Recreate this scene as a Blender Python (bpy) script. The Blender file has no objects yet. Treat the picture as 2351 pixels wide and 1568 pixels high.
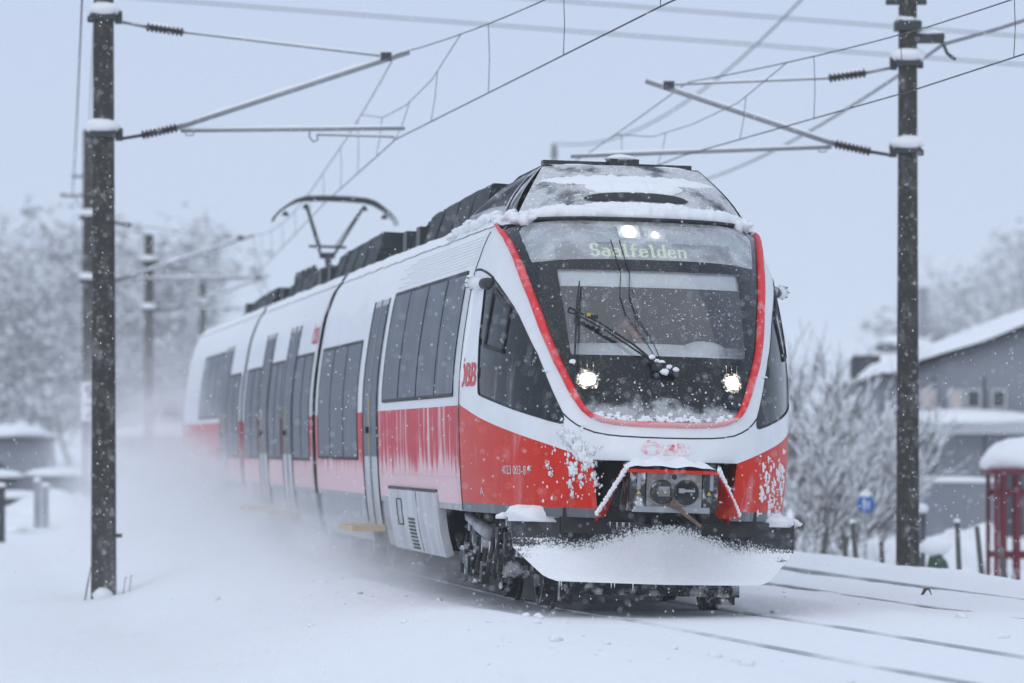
import bpy, bmesh, math, random
from mathutils import Vector, Matrix, noise, geometry
random.seed(7)
sc = bpy.context.scene
C = sc.collection
pi = math.pi
R = math.radians

# ------------------------------------------------------------------ camera
CAMH = 1.48
FPX = 11100.0            # focal length in the pixels of a 2350 px wide picture
HOR = 1020.0             # row of the horizon in that picture
cam_d = bpy.data.cameras.new('camera')
cam = bpy.data.objects.new('camera', cam_d); C.objects.link(cam)
cam.location = (0, 0, CAMH); cam.rotation_euler = (R(90), 0, 0)
cam_d.sensor_width = 36; cam_d.sensor_fit = 'HORIZONTAL'
cam_d.lens = 36 * FPX / 2350
cam_d.shift_y = (HOR - 784) / 2350
cam_d.clip_start = 0.5; cam_d.clip_end = 4000
cam_d.dof.use_dof = True; cam_d.dof.focus_distance = 42.3; cam_d.dof.aperture_fstop = 2.1
sc.camera = cam

# ------------------------------------------------------------------ sky, sun, exposure
SUN_EL, SUN_RZ = R(52), R(200)
world = bpy.data.worlds.new('World'); sc.world = world; world.use_nodes = True
wt = world.node_tree; wt.nodes.clear()
out = wt.nodes.new('ShaderNodeOutputWorld'); bg = wt.nodes.new('ShaderNodeBackground')
sky = wt.nodes.new('ShaderNodeTexSky'); sky.sky_type = 'NISHITA'; sky.sun_disc = False
sky.sun_elevation = SUN_EL; sky.sun_rotation = SUN_RZ; sky.air_density = 1.0; sky.dust_density = 4.0
clouds = wt.nodes.new('ShaderNodeRGB'); clouds.outputs[0].default_value = (0.575, 0.69, 0.905, 1)
sc_n = wt.nodes.new('ShaderNodeMix'); sc_n.data_type = 'RGBA'; sc_n.blend_type = 'MULTIPLY'; sc_n.inputs[0].default_value = 1
sc_n.inputs[7].default_value = (0.07, 0.07, 0.07, 1)
tcw = wt.nodes.new('ShaderNodeTexCoord'); sxw = wt.nodes.new('ShaderNodeSeparateXYZ'); wt.links.new(tcw.outputs['Generated'], sxw.inputs[0])
rmw = wt.nodes.new('ShaderNodeMapRange'); rmw.interpolation_type = 'SMOOTHSTEP'; rmw.inputs[1].default_value = 0.0; rmw.inputs[2].default_value = .14; wt.links.new(sxw.outputs[2], rmw.inputs[0])
cl2 = wt.nodes.new('ShaderNodeMix'); cl2.data_type = 'RGBA'; cl2.inputs[6].default_value = (0.63, 0.735, 0.915, 1); wt.links.new(clouds.outputs[0], cl2.inputs[7]); wt.links.new(rmw.outputs[0], cl2.inputs[0])
mx = wt.nodes.new('ShaderNodeMix'); mx.data_type = 'RGBA'; mx.inputs[0].default_value = 0.90
wt.links.new(sky.outputs[0], sc_n.inputs[6]); wt.links.new(sc_n.outputs[2], mx.inputs[6])
wt.links.new(cl2.outputs[2], mx.inputs[7]); wt.links.new(mx.outputs[2], bg.inputs[0])
bg.inputs[1].default_value = 1.0
wt.links.new(bg.outputs[0], out.inputs[0])
sun_d = bpy.data.lights.new('sun', 'SUN'); sun_d.energy = 0.95; sun_d.angle = R(120); sun_d.color = (1, 0.97, 0.93)
sun = bpy.data.objects.new('sun', sun_d); C.objects.link(sun)
sun.rotation_euler = (R(38), 0, R(-20))
sc.view_settings.view_transform = 'Standard'; sc.view_settings.look = 'None'
sc.view_settings.exposure = 0.0; sc.view_settings.gamma = 1.0; sc.view_settings.use_curve_mapping = False
sc.cycles.use_denoising = True
try: sc.cycles.denoiser = 'OPENIMAGEDENOISE'
except Exception: pass
sc.cycles.volume_bounces = 3; sc.cycles.max_bounces = 8; sc.cycles.transparent_max_bounces = 24
sc.cycles.diffuse_bounces = 3; sc.cycles.glossy_bounces = 3
sc.cycles.volume_max_steps = 512
sc.cycles.sample_clamp_indirect = 4.0

# ------------------------------------------------------------------ small tools
def px(x, y, Y):
    """a picture point (2350 wide) at distance Y -> world"""
    return Vector(((x - 1175) / FPX * Y, Y, CAMH - (y - HOR) / FPX * Y))

def lerp(a, b, t): return a + (b - a) * t
def cub(xs, ys, x):
    n = len(xs)
    x = min(max(x, xs[0]), xs[-1])
    i = 0
    while i < n - 2 and x > xs[i + 1]: i += 1
    def m(k):
        if k == 0: return (ys[1] - ys[0]) / (xs[1] - xs[0])
        if k == n - 1: return (ys[-1] - ys[-2]) / (xs[-1] - xs[-2])
        h0, h1 = xs[k] - xs[k - 1], xs[k + 1] - xs[k]
        return ((ys[k + 1] - ys[k]) / h1 * h0 + (ys[k] - ys[k - 1]) / h0 * h1) / (h0 + h1)
    h = xs[i + 1] - xs[i]; t = (x - xs[i]) / h
    return ((2*t**3 - 3*t*t + 1) * ys[i] + (t**3 - 2*t*t + t) * h * m(i)
            + (-2*t**3 + 3*t*t) * ys[i + 1] + (t**3 - t*t) * h * m(i + 1))

class MB:
    def __init__(s): s.v = []; s.f = []; s.m = []
    def add(s, vs, fs, m=0):
        o = len(s.v); s.v += [tuple(v) for v in vs]
        s.f += [tuple(i + o for i in f) for f in fs]; s.m += [m] * len(fs); return s
    def box(s, c, d, rot=None, m=0):
        x, y, z = d[0]/2, d[1]/2, d[2]/2
        vs = [Vector((i*x, j*y, k*z)) for i in (-1, 1) for j in (-1, 1) for k in (-1, 1)]
        if rot is not None: vs = [rot @ v for v in vs]
        vs = [v + Vector(c) for v in vs]
        return s.add(vs, [(0,1,3,2), (4,6,7,5), (0,4,5,1), (2,3,7,6), (0,2,6,4), (1,5,7,3)], m)
    def hexa(s, p, m=0):   # 8 points: bottom 4 ccw then top 4
        return s.add(p, [(3,2,1,0), (4,5,6,7), (0,1,5,4), (1,2,6,5), (2,3,7,6), (3,0,4,7)], m)
    def tube(s, pts, r, n=8, m=0, cap=True):
        pts = [Vector(p) for p in pts]; rs = r if isinstance(r, (list, tuple)) else [r] * len(pts)
        base = len(s.v); up = None
        for i, p in enumerate(pts):
            t = (pts[min(i+1, len(pts)-1)] - pts[max(i-1, 0)])
            if t.length < 1e-9: t = Vector((0, 0, 1))
            t.normalize()
            if up is None:
                up = Vector((0, 0, 1)) if abs(t.z) < .9 else Vector((1, 0, 0))
            a = t.cross(up)
            if a.length < 1e-6: a = t.cross(Vector((1, 0, 0)))
            a.normalize(); b = a.cross(t).normalized(); up = b
            for k in range(n):
                w = 2*pi*k/n
                s.v.append(tuple(p + (a*math.cos(w) + b*math.sin(w)) * rs[i]))
        for i in range(len(pts)-1):
            for k in range(n):
                s.f.append((base+i*n+k, base+i*n+(k+1) % n, base+(i+1)*n+(k+1) % n, base+(i+1)*n+k)); s.m.append(m)
        if cap:
            s.f.append(tuple(base+k for k in reversed(range(n)))); s.m.append(m)
            s.f.append(tuple(base+(len(pts)-1)*n+k for k in range(n))); s.m.append(m)
        return s
    def grid(s, fn, nu, nv, m=0, flip=False):
        base = len(s.v)
        for j in range(nv+1):
            for i in range(nu+1): s.v.append(tuple(fn(i/nu, j/nv)))
        for j in range(nv):
            for i in range(nu):
                a = base + j*(nu+1) + i; q = (a, a+1, a+nu+2, a+nu+1)
                s.f.append(q[::-1] if flip else q); s.m.append(m)
        return s
    def blob(s, c, r, seed=0, rough=.25, freq=1.6, nu=14, nv=9, flat=None, m=0):
        c = Vector(c); sd = Vector((seed*7.31, seed*3.17, seed*1.77))
        base = len(s.v)
        def pt(u, v):
            d = Vector((math.cos(u)*math.sin(v), math.sin(u)*math.sin(v), math.cos(v)))
            k = 1 + rough * noise.noise(d*freq + sd) + rough*.5*noise.noise(d*freq*2.7 + sd)
            p = Vector((d.x*r[0]*k, d.y*r[1]*k, d.z*r[2]*k))
            if flat is not None and p.z < flat: p.z = flat
            return c + p
        s.v.append(tuple(pt(0, 0)))
        for j in range(1, nv):
            for i in range(nu): s.v.append(tuple(pt(2*pi*i/nu, pi*j/nv)))
        s.v.append(tuple(pt(0, pi))); last = len(s.v)-1
        for i in range(nu):
            s.f.append((base, base+1+i, base+1+(i+1) % nu)); s.m.append(m)
            for j in range(nv-2):
                a = base+1+j*nu
                s.f.append((a+i, a+nu+i, a+nu+(i+1) % nu, a+(i+1) % nu)); s.m.append(m)
            a = base+1+(nv-2)*nu
            s.f.append((a+i, last, a+(i+1) % nu)); s.m.append(m)
        return s
    def build(s, name, mats, parent=None, smooth=False, kind=None):
        me = bpy.data.meshes.new(name); me.from_pydata(s.v, [], s.f)
        if not isinstance(mats, (list, tuple)): mats = [mats]
        for mm in mats: me.materials.append(mm)
        if len(mats) > 1: me.polygons.foreach_set('material_index', s.m)
        if smooth: me.polygons.foreach_set('use_smooth', [True]*len(me.polygons))
        me.update()
        o = bpy.data.objects.new(name, me); C.objects.link(o)
        if parent is not None: o.parent = parent
        if kind: o['kind'] = kind
        return o

def autosmooth(o, deg=35):
    me = o.data
    me.polygons.foreach_set('use_smooth', [True]*len(me.polygons))
    me.set_sharp_from_angle(angle=R(deg)); return o
def empty(name, loc=(0, 0, 0), parent=None):
    o = bpy.data.objects.new(name, None); C.objects.link(o); o.location = loc
    if parent: o.parent = parent
    return o
def tag(o, label, cat, group=None):
    o['label'] = label; o['category'] = cat
    if group: o['group'] = group
    return o

# ------------------------------------------------------------------ materials
class NT:
    def __init__(s, name):
        s.mat = bpy.data.materials.new(name); s.mat.use_nodes = True
        s.t = s.mat.node_tree; s.t.nodes.clear()
        s.out = s.t.nodes.new('ShaderNodeOutputMaterial')
    def n(s, typ, **kw):
        nd = s.t.nodes.new(typ)
        for k, v in kw.items(): setattr(nd, k, v)
        return nd
    def l(s, a, b): s.t.links.new(a, b)
    def val(s, x, sock):
        if hasattr(x, 'is_output'): s.l(x, sock)
        else: sock.default_value = x
    def math(s, op, a, b=0.0, clamp=False):
        nd = s.n('ShaderNodeMath', operation=op); nd.use_clamp = clamp
        s.val(a, nd.inputs[0]); s.val(b, nd.inputs[1]); return nd.outputs[0]
    def ramp(s, x, lo, hi, a=0.0, b=1.0):
        nd = s.n('ShaderNodeMapRange'); nd.interpolation_type = 'SMOOTHSTEP'
        s.val(x, nd.inputs[0]); s.val(lo, nd.inputs[1]); s.val(hi, nd.inputs[2]); nd.inputs[3].default_value = a; nd.inputs[4].default_value = b
        return nd.outputs[0]
    def coord(s, kind='Object'):
        return s.n('ShaderNodeTexCoord').outputs[kind]
    def scaled(s, vec, sc3):
        nd = s.n('ShaderNodeVectorMath', operation='MULTIPLY'); s.l(vec, nd.inputs[0]); nd.inputs[1].default_value = sc3; return nd.outputs[0]
    def noise(s, vec, scale, detail=3, rough=.55):
        nd = s.n('ShaderNodeTexNoise'); s.l(vec, nd.inputs['Vector']); nd.inputs['Scale'].default_value = scale
        nd.inputs['Detail'].default_value = detail; nd.inputs['Roughness'].default_value = rough; return nd.outputs['Fac']
    def mix(s, f, a, b):
        nd = s.n('ShaderNodeMix', data_type='RGBA'); s.val(f, nd.inputs[0])
        for x, k in ((a, 6), (b, 7)):
            if hasattr(x, 'is_output'): s.l(x, nd.inputs[k])
            else: nd.inputs[k].default_value = (*x, 1)
        return nd.outputs[2]
    def xyz(s, v):
        nd = s.n('ShaderNodeSeparateXYZ'); s.l(v, nd.inputs[0]); return nd.outputs
    def bump(s, h, strength=.3, dist=.02):
        nd = s.n('ShaderNodeBump'); nd.inputs['Strength'].default_value = strength; nd.inputs['Distance'].default_value = dist
        s.l(h, nd.inputs['Height']); return nd.outputs[0]
    def pbr(s, col, rough=.5, metal=0.0, normal=None, spec=.5, coat=0.0):
        b = s.n('ShaderNodeBsdfPrincipled')
        if hasattr(col, 'is_output'): s.l(col, b.inputs['Base Color'])
        else: b.inputs['Base Color'].default_value = (*col, 1)
        s.val(rough, b.inputs['Roughness']); s.val(metal, b.inputs['Metallic'])
        b.inputs['Specular IOR Level'].default_value = spec; b.inputs['Coat Weight'].default_value = coat
        if normal is not None: s.l(normal, b.inputs['Normal'])
        s.l(b.outputs[0], s.out.inputs[0]); return b

SNOWC = (0.86, 0.87, 0.88)
M = {}
def plain(name, col, rough=.5, metal=0.0, var=.12, scale=6.0, spec=.5, coat=0):
    k = NT(name); c = k.coord()
    f = k.noise(c, scale, 4)
    dark = tuple(x*(1-var*1.6) for x in col); lite = tuple(min(1, x*(1+var)) for x in col)
    k.pbr(k.mix(f, dark, lite), rough, metal, spec=spec, coat=coat, normal=k.bump(k.noise(c, scale*9, 2), .08, .01))
    M[name] = k.mat; return k.mat
def frosted(name, col, rough, amount, scale=(7, 7, 7), fine=90.0, lo=.45, hi=.7, zramp=None, metal=0.0, tint=SNOWC, up=0.0, coat=0.0, speck=.5, spec=.5):
    """a surface with wind-blown snow stuck to it: coarse patches, fine grains, more on upward faces"""
    k = NT(name); c = k.coord()
    a = k.noise(k.scaled(c, scale), 1.0, 5, .6)
    if zramp:
        z = k.xyz(c)[2]
        a = k.math('ADD', a, k.ramp(z, zramp[0], zramp[1], zramp[2], zramp[3]))
    if up:
        nz = k.xyz(k.n('ShaderNodeNewGeometry').outputs['Normal'])[2]
        a = k.math('ADD', a, k.math('MULTIPLY', nz, up))
    mask = k.ramp(a, lo, hi)
    g = k.noise(c, fine, 2, .6)
    grains = k.ramp(g, .60, .68)
    m2 = k.math('MULTIPLY', mask, amount)
    m2 = k.math('ADD', m2, k.math('MULTIPLY', grains, k.math('ADD', k.math('MULTIPLY', mask, speck), speck*.18)), True)
    var = k.noise(c, 3.0, 3)
    base = k.mix(var, tuple(x*.85 for x in col), tuple(min(1, x*1.1) for x in col))
    rg = k.ramp(m2, 0, 1, rough, .85)
    k.pbr(k.mix(m2, base, tint), rg, metal, normal=k.bump(m2, .25, .01), coat=coat, spec=spec)
    M[name] = k.mat; return k.mat

def snow_mat(name, scale=2.0, bump=.25, col=SNOWC):
    k = NT(name); c = k.coord()
    a = k.noise(c, scale, 5); b = k.noise(c, scale*14, 4, .65)
    h = k.math('ADD', a, k.math('MULTIPLY', b, .25))
    k.pbr(k.mix(a, tuple(x*.96 for x in col), col), .75, normal=k.bump(h, bump, .05), spec=.25)
    M[name] = k.mat; return k.mat
snow_mat('snow', 6, .35)
def ground_mat():
    k = NT('snow_ground'); c = k.coord()
    a = k.noise(k.scaled(c, (.9, .35, 1)), 1.0, 5, .6); d = k.noise(k.scaled(c, (4.0, 1.5, 3)), 1.0, 5, .65); f = k.noise(c, 26, 3, .7)
    h = k.math('ADD', k.math('ADD', a, k.math('MULTIPLY', d, .35)), k.math('MULTIPLY', f, .05))
    k.pbr(k.mix(d, tuple(x*.95 for x in SNOWC), SNOWC), .75, normal=k.bump(h, .55, .12), spec=.2); M['snow_ground'] = k.mat
ground_mat()
plain('white_paint', (.74, .75, .76), .28, var=.03, coat=.3)
frosted('white_side', (.72, .73, .75), .3, .55, scale=(1.2, 1.2, 5), zramp=(2.7, 3.35, -.12, .30), lo=.45, hi=.62, speck=.15)
frosted('white_nose', (.74, .75, .76), .28, .5, scale=(3, 3, 3), lo=.6, hi=.8, speck=.1, coat=.2)
frosted('red_side', (.56, .010, .028), .45, .60, scale=(9, 5.5, .55), zramp=(.95, 1.45, .26, -.10), lo=.40, hi=.60, speck=.18, spec=.12)
frosted('red_nose', (.60, .026, .010), .42, .30, scale=(4.5, 3.5, 1.2), lo=.56, hi=.82, speck=.30, spec=.15)
frosted('red_ring', (.72, .01, .015), .45, .35, scale=(5, 5, 5), lo=.48, hi=.75, zramp=(1.6, 1.78, .42, 0.0), speck=.5, fine=60)
plain('red_trim', (.55, .01, .02), .4)
frosted('grey_skirt', (.27, .28, .30), .4, .35, scale=(8, 8, .7), lo=.42, hi=.7, speck=.3)
frosted('dark_skirt', (.11, .115, .125), .5, .25, scale=(8, 8, .7), lo=.5, hi=.8, speck=.3)
frosted('grey_panel', (.42, .43, .45), .45, .4, scale=(6, 3, .7), lo=.4, hi=.75, speck=.25)
frosted('dark_glass', (.012, .016, .017), .12, .20, scale=(10, 6, .8), lo=.5, hi=.9, speck=.35, fine=70, spec=.22)
frosted('side_glass', (.055, .065, .082), .35, .50, scale=(9, 6.5, .42), lo=.36, hi=.72, speck=.12, tint=(.36, .39, .45), spec=.06)
frosted('screen_black', (.008, .011, .012), .09, .45, scale=(5, 5, 5), zramp=(1.63, 1.98, .32, -.16), lo=.46, hi=.72, speck=.5, fine=46, spec=.3)
frosted('black_frost', (.02, .024, .024), .5, .6, scale=(5, 5, 5), lo=.5, hi=.7, up=.12, speck=.5, fine=60)
frosted('hump_frost', (.022, .026, .028), .55, .60, scale=(2.6, 2.6, 3.5), lo=.30, hi=.52, speck=.8, fine=36)
frosted('machine', (.022, .024, .025), .6, .6, scale=(6, 6, 6), lo=.5, hi=.64, up=.10, speck=.8, fine=40)
frosted('roof_box', (.020, .027, .027), .6, .22, scale=(4, 4, 4), lo=.58, hi=.85, speck=.7, fine=22, spec=.2)
frosted('wood_mast', (.040, .037, .030), .9, .16, scale=(9, 9, 3), lo=.5, hi=.8, speck=.9, fine=24)
plain('galv', (.30, .31, .33), .5, .3); plain('dark_metal', (.045, .05, .052), .5, .3)
plain('black', (.012, .012, .013), .6); plain('rubber', (.02, .02, .021), .7)
plain('steel', (.30, .29, .28), .45, .5); plain('rusty', (.16, .11, .08), .8, var=.4, scale=14)
plain('yellow', (.55, .38, .03), .6); plain('tan_step', (.52, .36, .18), .7)
plain('interior', (.72, .74, .75), .7); plain('seat_cloth', (.45, .47, .47), .9)
plain('dash', (.80, .82, .83), .7); plain('cab_wall', (.12, .135, .145), .8)
plain('skin', (.80, .42, .36), .55, var=.05); plain('shirt', (.62, .20, .20), .85); plain('trousers', (.03, .035, .05), .9)
plain('hair', (.25, .2, .17), .8)
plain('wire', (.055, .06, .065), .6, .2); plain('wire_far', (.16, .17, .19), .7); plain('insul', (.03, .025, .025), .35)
frosted('tube_snow', (.32, .33, .35), .5, .9, scale=(8, 8, 8), up=.45, lo=.55, hi=.75, speck=.2)
frosted('rime_twig', (.15, .155, .175), .9, .55, scale=(1.5, 1.5, 1.5), lo=.42, hi=.66, up=.12, speck=.2, spec=.1)
plain('bark', (.12, .105, .095), .9, var=.3); plain('twig', (.13, .125, .125), .9, var=.3)
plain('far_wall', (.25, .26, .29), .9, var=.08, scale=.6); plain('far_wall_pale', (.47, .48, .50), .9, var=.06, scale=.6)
plain('far_dark', (.055, .06, .07), .8); plain('far_win', (.05, .06, .075), .25); plain('curtain', (.62, .55, .52), .9)
plain('red_slat', (.15, .007, .022), .7, var=.25); plain('green', (.04, .09, .05), .8); plain('post_wood', (.10, .10, .09), .9)
plain('sign_blue', (.01, .12, .42), .4, var=.02); plain('sign_white', (.78, .78, .78), .5, var=.02); plain('ink', (.03, .03, .03), .6, var=.02)
plain('car_paint', (.10, .11, .13), .35)
plain('logo_red', (.66, .02, .03), .45, var=.03); plain('pale_print', (.62, .60, .60), .6, var=.03)
frosted('logo_frost', (.66, .03, .06), .5, .75, scale=(9, 9, 9), lo=.30, hi=.55, speck=.8, fine=50)
frosted('print_frost', (.62, .58, .58), .5, .3, scale=(9, 9, 9), lo=.5, hi=.7)
def glass(name, tint=(.55, .6, .62), ref=.08, frost_sheen=.0):
    k = NT(name)
    tr = k.n('ShaderNodeBsdfTransparent'); tr.inputs[0].default_value = (*tint, 1)
    gl = k.n('ShaderNodeBsdfGlossy'); gl.inputs['Roughness'].default_value = .03; gl.inputs[0].default_value = (1, 1, 1, 1)
    fr = k.n('ShaderNodeFresnel'); fr.inputs[0].default_value = 1.5
    f = k.math('ADD', fr.outputs[0], ref, True)
    m1 = k.n('ShaderNodeMixShader'); k.l(f, m1.inputs[0]); k.l(tr.outputs[0], m1.inputs[1]); k.l(gl.outputs[0], m1.inputs[2])
    df = k.n('ShaderNodeBsdfDiffuse'); df.inputs[0].default_value = (*SNOWC, 1)
    c = k.coord(); g = k.ramp(k.noise(c, 46, 2, .6), .63, .70); big = k.noise(c, 5, 4)
    fm = k.math('ADD', k.math('MULTIPLY', g, .6), k.ramp(big, .3, .8, frost_sheen*.5, frost_sheen*1.5), True)
    m2 = k.n('ShaderNodeMixShader'); k.l(fm, m2.inputs[0]); k.l(m1.outputs[0], m2.inputs[1]); k.l(df.outputs[0], m2.inputs[2])
    k.l(m2.outputs[0], k.out.inputs[0]); M[name] = k.mat
glass('windscreen', (.90, .93, .94), .05, .02); glass('header_glass', (.72, .78, .80), .08, .30)  # header's white layer is fogging plus sky reflection painted in
def emis(name, col, st):
    k = NT(name); e = k.n('ShaderNodeEmission'); e.inputs[0].default_value = (*col, 1); e.inputs[1].default_value = st
    k.l(e.outputs[0], k.out.inputs[0]); M[name] = k.mat
emis('lamp', (1, .96, .86), 7.0); emis('led', (.66, .82, .40), 1.15); emis('lamp_top', (1, .94, .84), 6.0)
def lamp_glare_mat():
    k = NT('lamp_glare'); c = k.coord()
    g = k.ramp(k.noise(c, 42, 4, .75), .50, .60)
    e = k.n('ShaderNodeEmission'); e.inputs[0].default_value = (1, .90, .70, 1); e.inputs[1].default_value = 1.6  # scattered glare round the lens, painted as glowing grains
    d = k.n('ShaderNodeBsdfPrincipled'); d.inputs['Base Color'].default_value = (.10, .105, .10, 1); d.inputs['Roughness'].default_value = .2
    m = k.n('ShaderNodeMixShader'); k.l(g, m.inputs[0]); k.l(d.outputs[0], m.inputs[1]); k.l(e.outputs[0], m.inputs[2]); k.l(m.outputs[0], k.out.inputs[0]); M['lamp_glare'] = k.mat
lamp_glare_mat()
def blade_mat():
    """plough blade: packed snow on the lower part, bare dark steel above, ragged edge"""
    k = NT('blade'); c = k.coord(); o = k.xyz(c)
    ax = k.math('ABSOLUTE', k.math('SUBTRACT', o[0], .03))
    edge = k.ramp(ax, .05, .75, .16, 0.0)                     # rises at the centre ridge
    endd = k.ramp(ax, .95, 1.25, 0.0, -.07)
    thr = k.math('ADD', k.math('ADD', edge, endd), .60)
    rag = k.math('MULTIPLY', k.math('SUBTRACT', k.noise(k.scaled(c, (1, 1, .8)), 30, 5, .8), .5), .20)
    st = k.math('MULTIPLY', k.math('SUBTRACT', k.noise(k.scaled(c, (.6, 1, 12)), 2.2, 3), .5), k.ramp(ax, .7, 1.2, 0.0, .5))
    d = k.math('SUBTRACT', k.math('ADD', thr, k.math('ADD', rag, st)), o[2])
    m1 = k.ramp(d, -.006, .07, 0.0, .94)
    sp = k.math('MULTIPLY', k.ramp(k.noise(k.scaled(c, (1, 1, .9)), 62, 4, .7), k.ramp(d, -.12, .01, .74, .46), k.ramp(d, -.12, .01, .80, .54)), .95)
    sp2 = k.math('MULTIPLY', k.ramp(k.noise(c, 8, 4), .5, .75), .12)
    msk = k.math('ADD', m1, k.math('ADD', sp, sp2), True)
    hgt = k.math('ADD', k.math('MULTIPLY', msk, .8), k.math('MULTIPLY', k.noise(c, 45, 3), .25))
    k.pbr(k.mix(msk, (.016, .018, .019), SNOWC), k.ramp(msk, 0, 1, .45, .85), normal=k.bump(hgt, .35, .012))
    M['blade'] = k.mat
blade_mat()
def rail_mat():
    k = NT('rail_steel'); c = k.coord()
    f = k.ramp(k.noise(c, .35, 3, .6), .40, .66)
    k.pbr(k.mix(f, (.36, .38, .41), (.80, .81, .83)), .6, .0); M['rail_steel'] = k.mat
rail_mat()

# ------------------------------------------------------------------ ground and track
LY = [-60, 15, 25, 30, 33, 36.3, 39.5, 41.8, 44, 46, 50, 60, 94, 115, 141, 184, 260, 400, 1600]
LX = [20.5, 6.35, 4.5, 3.6, 3.05, 2.5, 1.98, 1.57, 1.16, .86, .32, -.93, -5.1, -6.75, -7.6, -8.4, -9.0, -9.5, -12]
def XC(Y): return cub(LY, LX, Y)
RT = 3.45            # second track, to the right
def sstep(a, b, x):
    t = min(1, max(0, (x - a)/(b - a))); return t*t*(3 - 2*t)
def ground_z(X, Y):
    d = X - XC(Y)
    z = -.022
    z += .07 * sstep(-1.25, -1.9, d) * (1 + .35*noise.noise(Vector((X*.5, Y*.35, 3))))
    z -= .56 * sstep(-2.1, -4.4, d)
    z += .035*math.exp(-((d - 1.75)/.35)**2)
    z += .05*sstep(RT + 1.1, RT + 1.7, d)
    z -= 1.05*sstep(RT + 1.9, RT + 4.8, d)
    a = min(1, max(0, (abs(d) - 1.1)/2.0))
    z += a*(.05*noise.noise(Vector((X*.22, Y*.16, 1))) + .026*noise.noise(Vector((X*.9 + Y*.25, Y*.5, 5))) + .010*noise.noise(Vector((X*2.6, Y*1.2, 8))))
    far = sstep(9, 60, abs(d))
    z += far*(.7*noise.noise(Vector((X*.03, Y*.03, 9))))
    return z
def make_ground():
    ds = [-900, -500, -250, -120, -70, -45, -32, -24, -18, -14, -11, -9]
    x = -8.0
    while x < 10.01: ds.append(x); x += .16
    ds += [11, 13, 16, 20, 26, 34, 46, 70, 120, 250, 500, 900]
    ys = [-60, -20, 0, 8, 14]
    y = 18.0
    while y < 70: ys.append(y); y += .45
    while y < 130: ys.append(y); y += 1.5
    while y < 300: ys.append(y); y += 8
    ys += [330, 400, 500, 700, 1000, 1500]
    b = MB(); nx = len(ds)
    for Y in ys:
        for d in ds:
            X = d + XC(Y); b.v.append((X, Y, ground_z(X, Y)))
    for j in range(len(ys)-1):
        for i in range(nx-1):
            a = j*nx+i; b.f.append((a, a+1, a+nx+1, a+nx)); b.m.append(0)
    o = b.build('snow_ground', M['snow_ground'], smooth=True); o['kind'] = 'structure'
make_ground()
def clods():
    rnd = random.Random(21); b = MB()
    for k in range(170):
        Y = rnd.uniform(26, 66); sd = rnd.choice((-1, -1, 1)); d = sd*rnd.gauss(2.1, .55)
        X = XC(Y) + d; r = .010 + .04*rnd.random()**4
        b.blob((X, Y, ground_z(X, Y) + r*.2), (r*1.3, r*1.5, r*.8), k, .7, 2.2, 7, 5)
    o = b.build('snow_clods', M['snow'], None, True, 'stuff'); o['label'] = 'clods of snow thrown beside the rails'; o['category'] = 'snow clods'
clods()

def rail_track(name, off):
    root = empty(name); root['kind'] = 'structure'
    for sd in (-.7, .7):
        b = MB(); pts = []
        Y = 12.0
        while Y < 300:
            pts.append((XC(Y) + off + sd, Y)); Y += 1.0 if Y < 80 else 6.0
        n = len(pts)
        for (X, Y) in pts:
            zt = -.006 if off == 0 else -.010
            for dx, dz in ((-.036, -.1), (-.036, 0), (.036, 0), (.036, -.1)):
                b.v.append((X+dx, Y, zt+dz))
        for i in range(n-1):
            for k in range(3):
                a = i*4+k; b.f.append((a, a+1, a+5, a+4)); b.m.append(0)
        b.build('rail', M['rail_steel'], root)
rail_track('train_track', 0.0); rail_track('second_track', RT)

# ------------------------------------------------------------------ the train (x across, y back from the nose, z above rail)
TH, KA, ZF, XF = R(7.0), R(1.54), 41.7, 1.299
train = empty('passenger_train')
ct, st_, ck, sk = math.cos(TH), math.sin(TH), math.cos(KA), math.sin(KA)
train.matrix_world = Matrix(((ck*ct, -st_, sk*ct, XF), (ck*st_, ct, sk*st_, ZF), (-sk, 0, ck, 0), (0, 0, 0, 1)))
TMAT = train.matrix_world.copy()
tag(train, 'red and white electric passenger train with snow plough driving through the snow', 'train')

WH = [.3, .6, .845, 1.147, 1.576, 1.81, 2.0, 2.3, 2.617, 2.85, 3.05, 3.16, 3.3, 3.445, 3.55, 3.62, 3.66]
WW = [1.3, 1.38, 1.417, 1.447, 1.473, 1.482, 1.482, 1.465, 1.43, 1.397, 1.359, 1.323, 1.275, 1.193, 1.05, .8, .3]
SH = [.6, .9, 1.33, 1.65, 2.03, 2.25, 2.6, 3.08, 3.3, 3.5, 3.7]
SV = [-.03, -.05, -.04, .08, .30, .43, .75, 1.30, 1.60, 1.95, 2.35]
SS = 3.0
def Wd(h): return cub(WH, WW, h)
def S0(h): return cub(SH, SV, h)
def nose0(g, h):
    r = math.sin(abs(g)*pi/2); w = Wd(h)*r*(1 if g >= 0 else -1)
    b = math.sqrt(max(0.0, 1 - r**2.8))
    return Vector((w, SS - b*(SS - S0(h)), h))
def nose(g, h, off=0.0):
    p = nose0(g, h)
    if off:
        e = .004
        du = nose0(min(1, g+e), h) - nose0(max(-1, g-e), h); dv = nose0(g, h+e) - nose0(g, h-e)
        n = du.cross(dv)
        if n.length > 1e-12: p = p + n.normalized()*off
    return p
def Gw(w, h): return 2/pi*math.asin(max(-1, min(1, w/Wd(h))))
def Gs(s, w, h):
    if abs(w)/Wd(h) < .8: return Gw(w, h)
    b = max(0, min(1, (SS - s)/(SS - S0(h)))); r = (1-b*b)**(1/2.8)
    return (2/pi*math.asin(min(1, r)))*(1 if w > 0 else -1)

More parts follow.
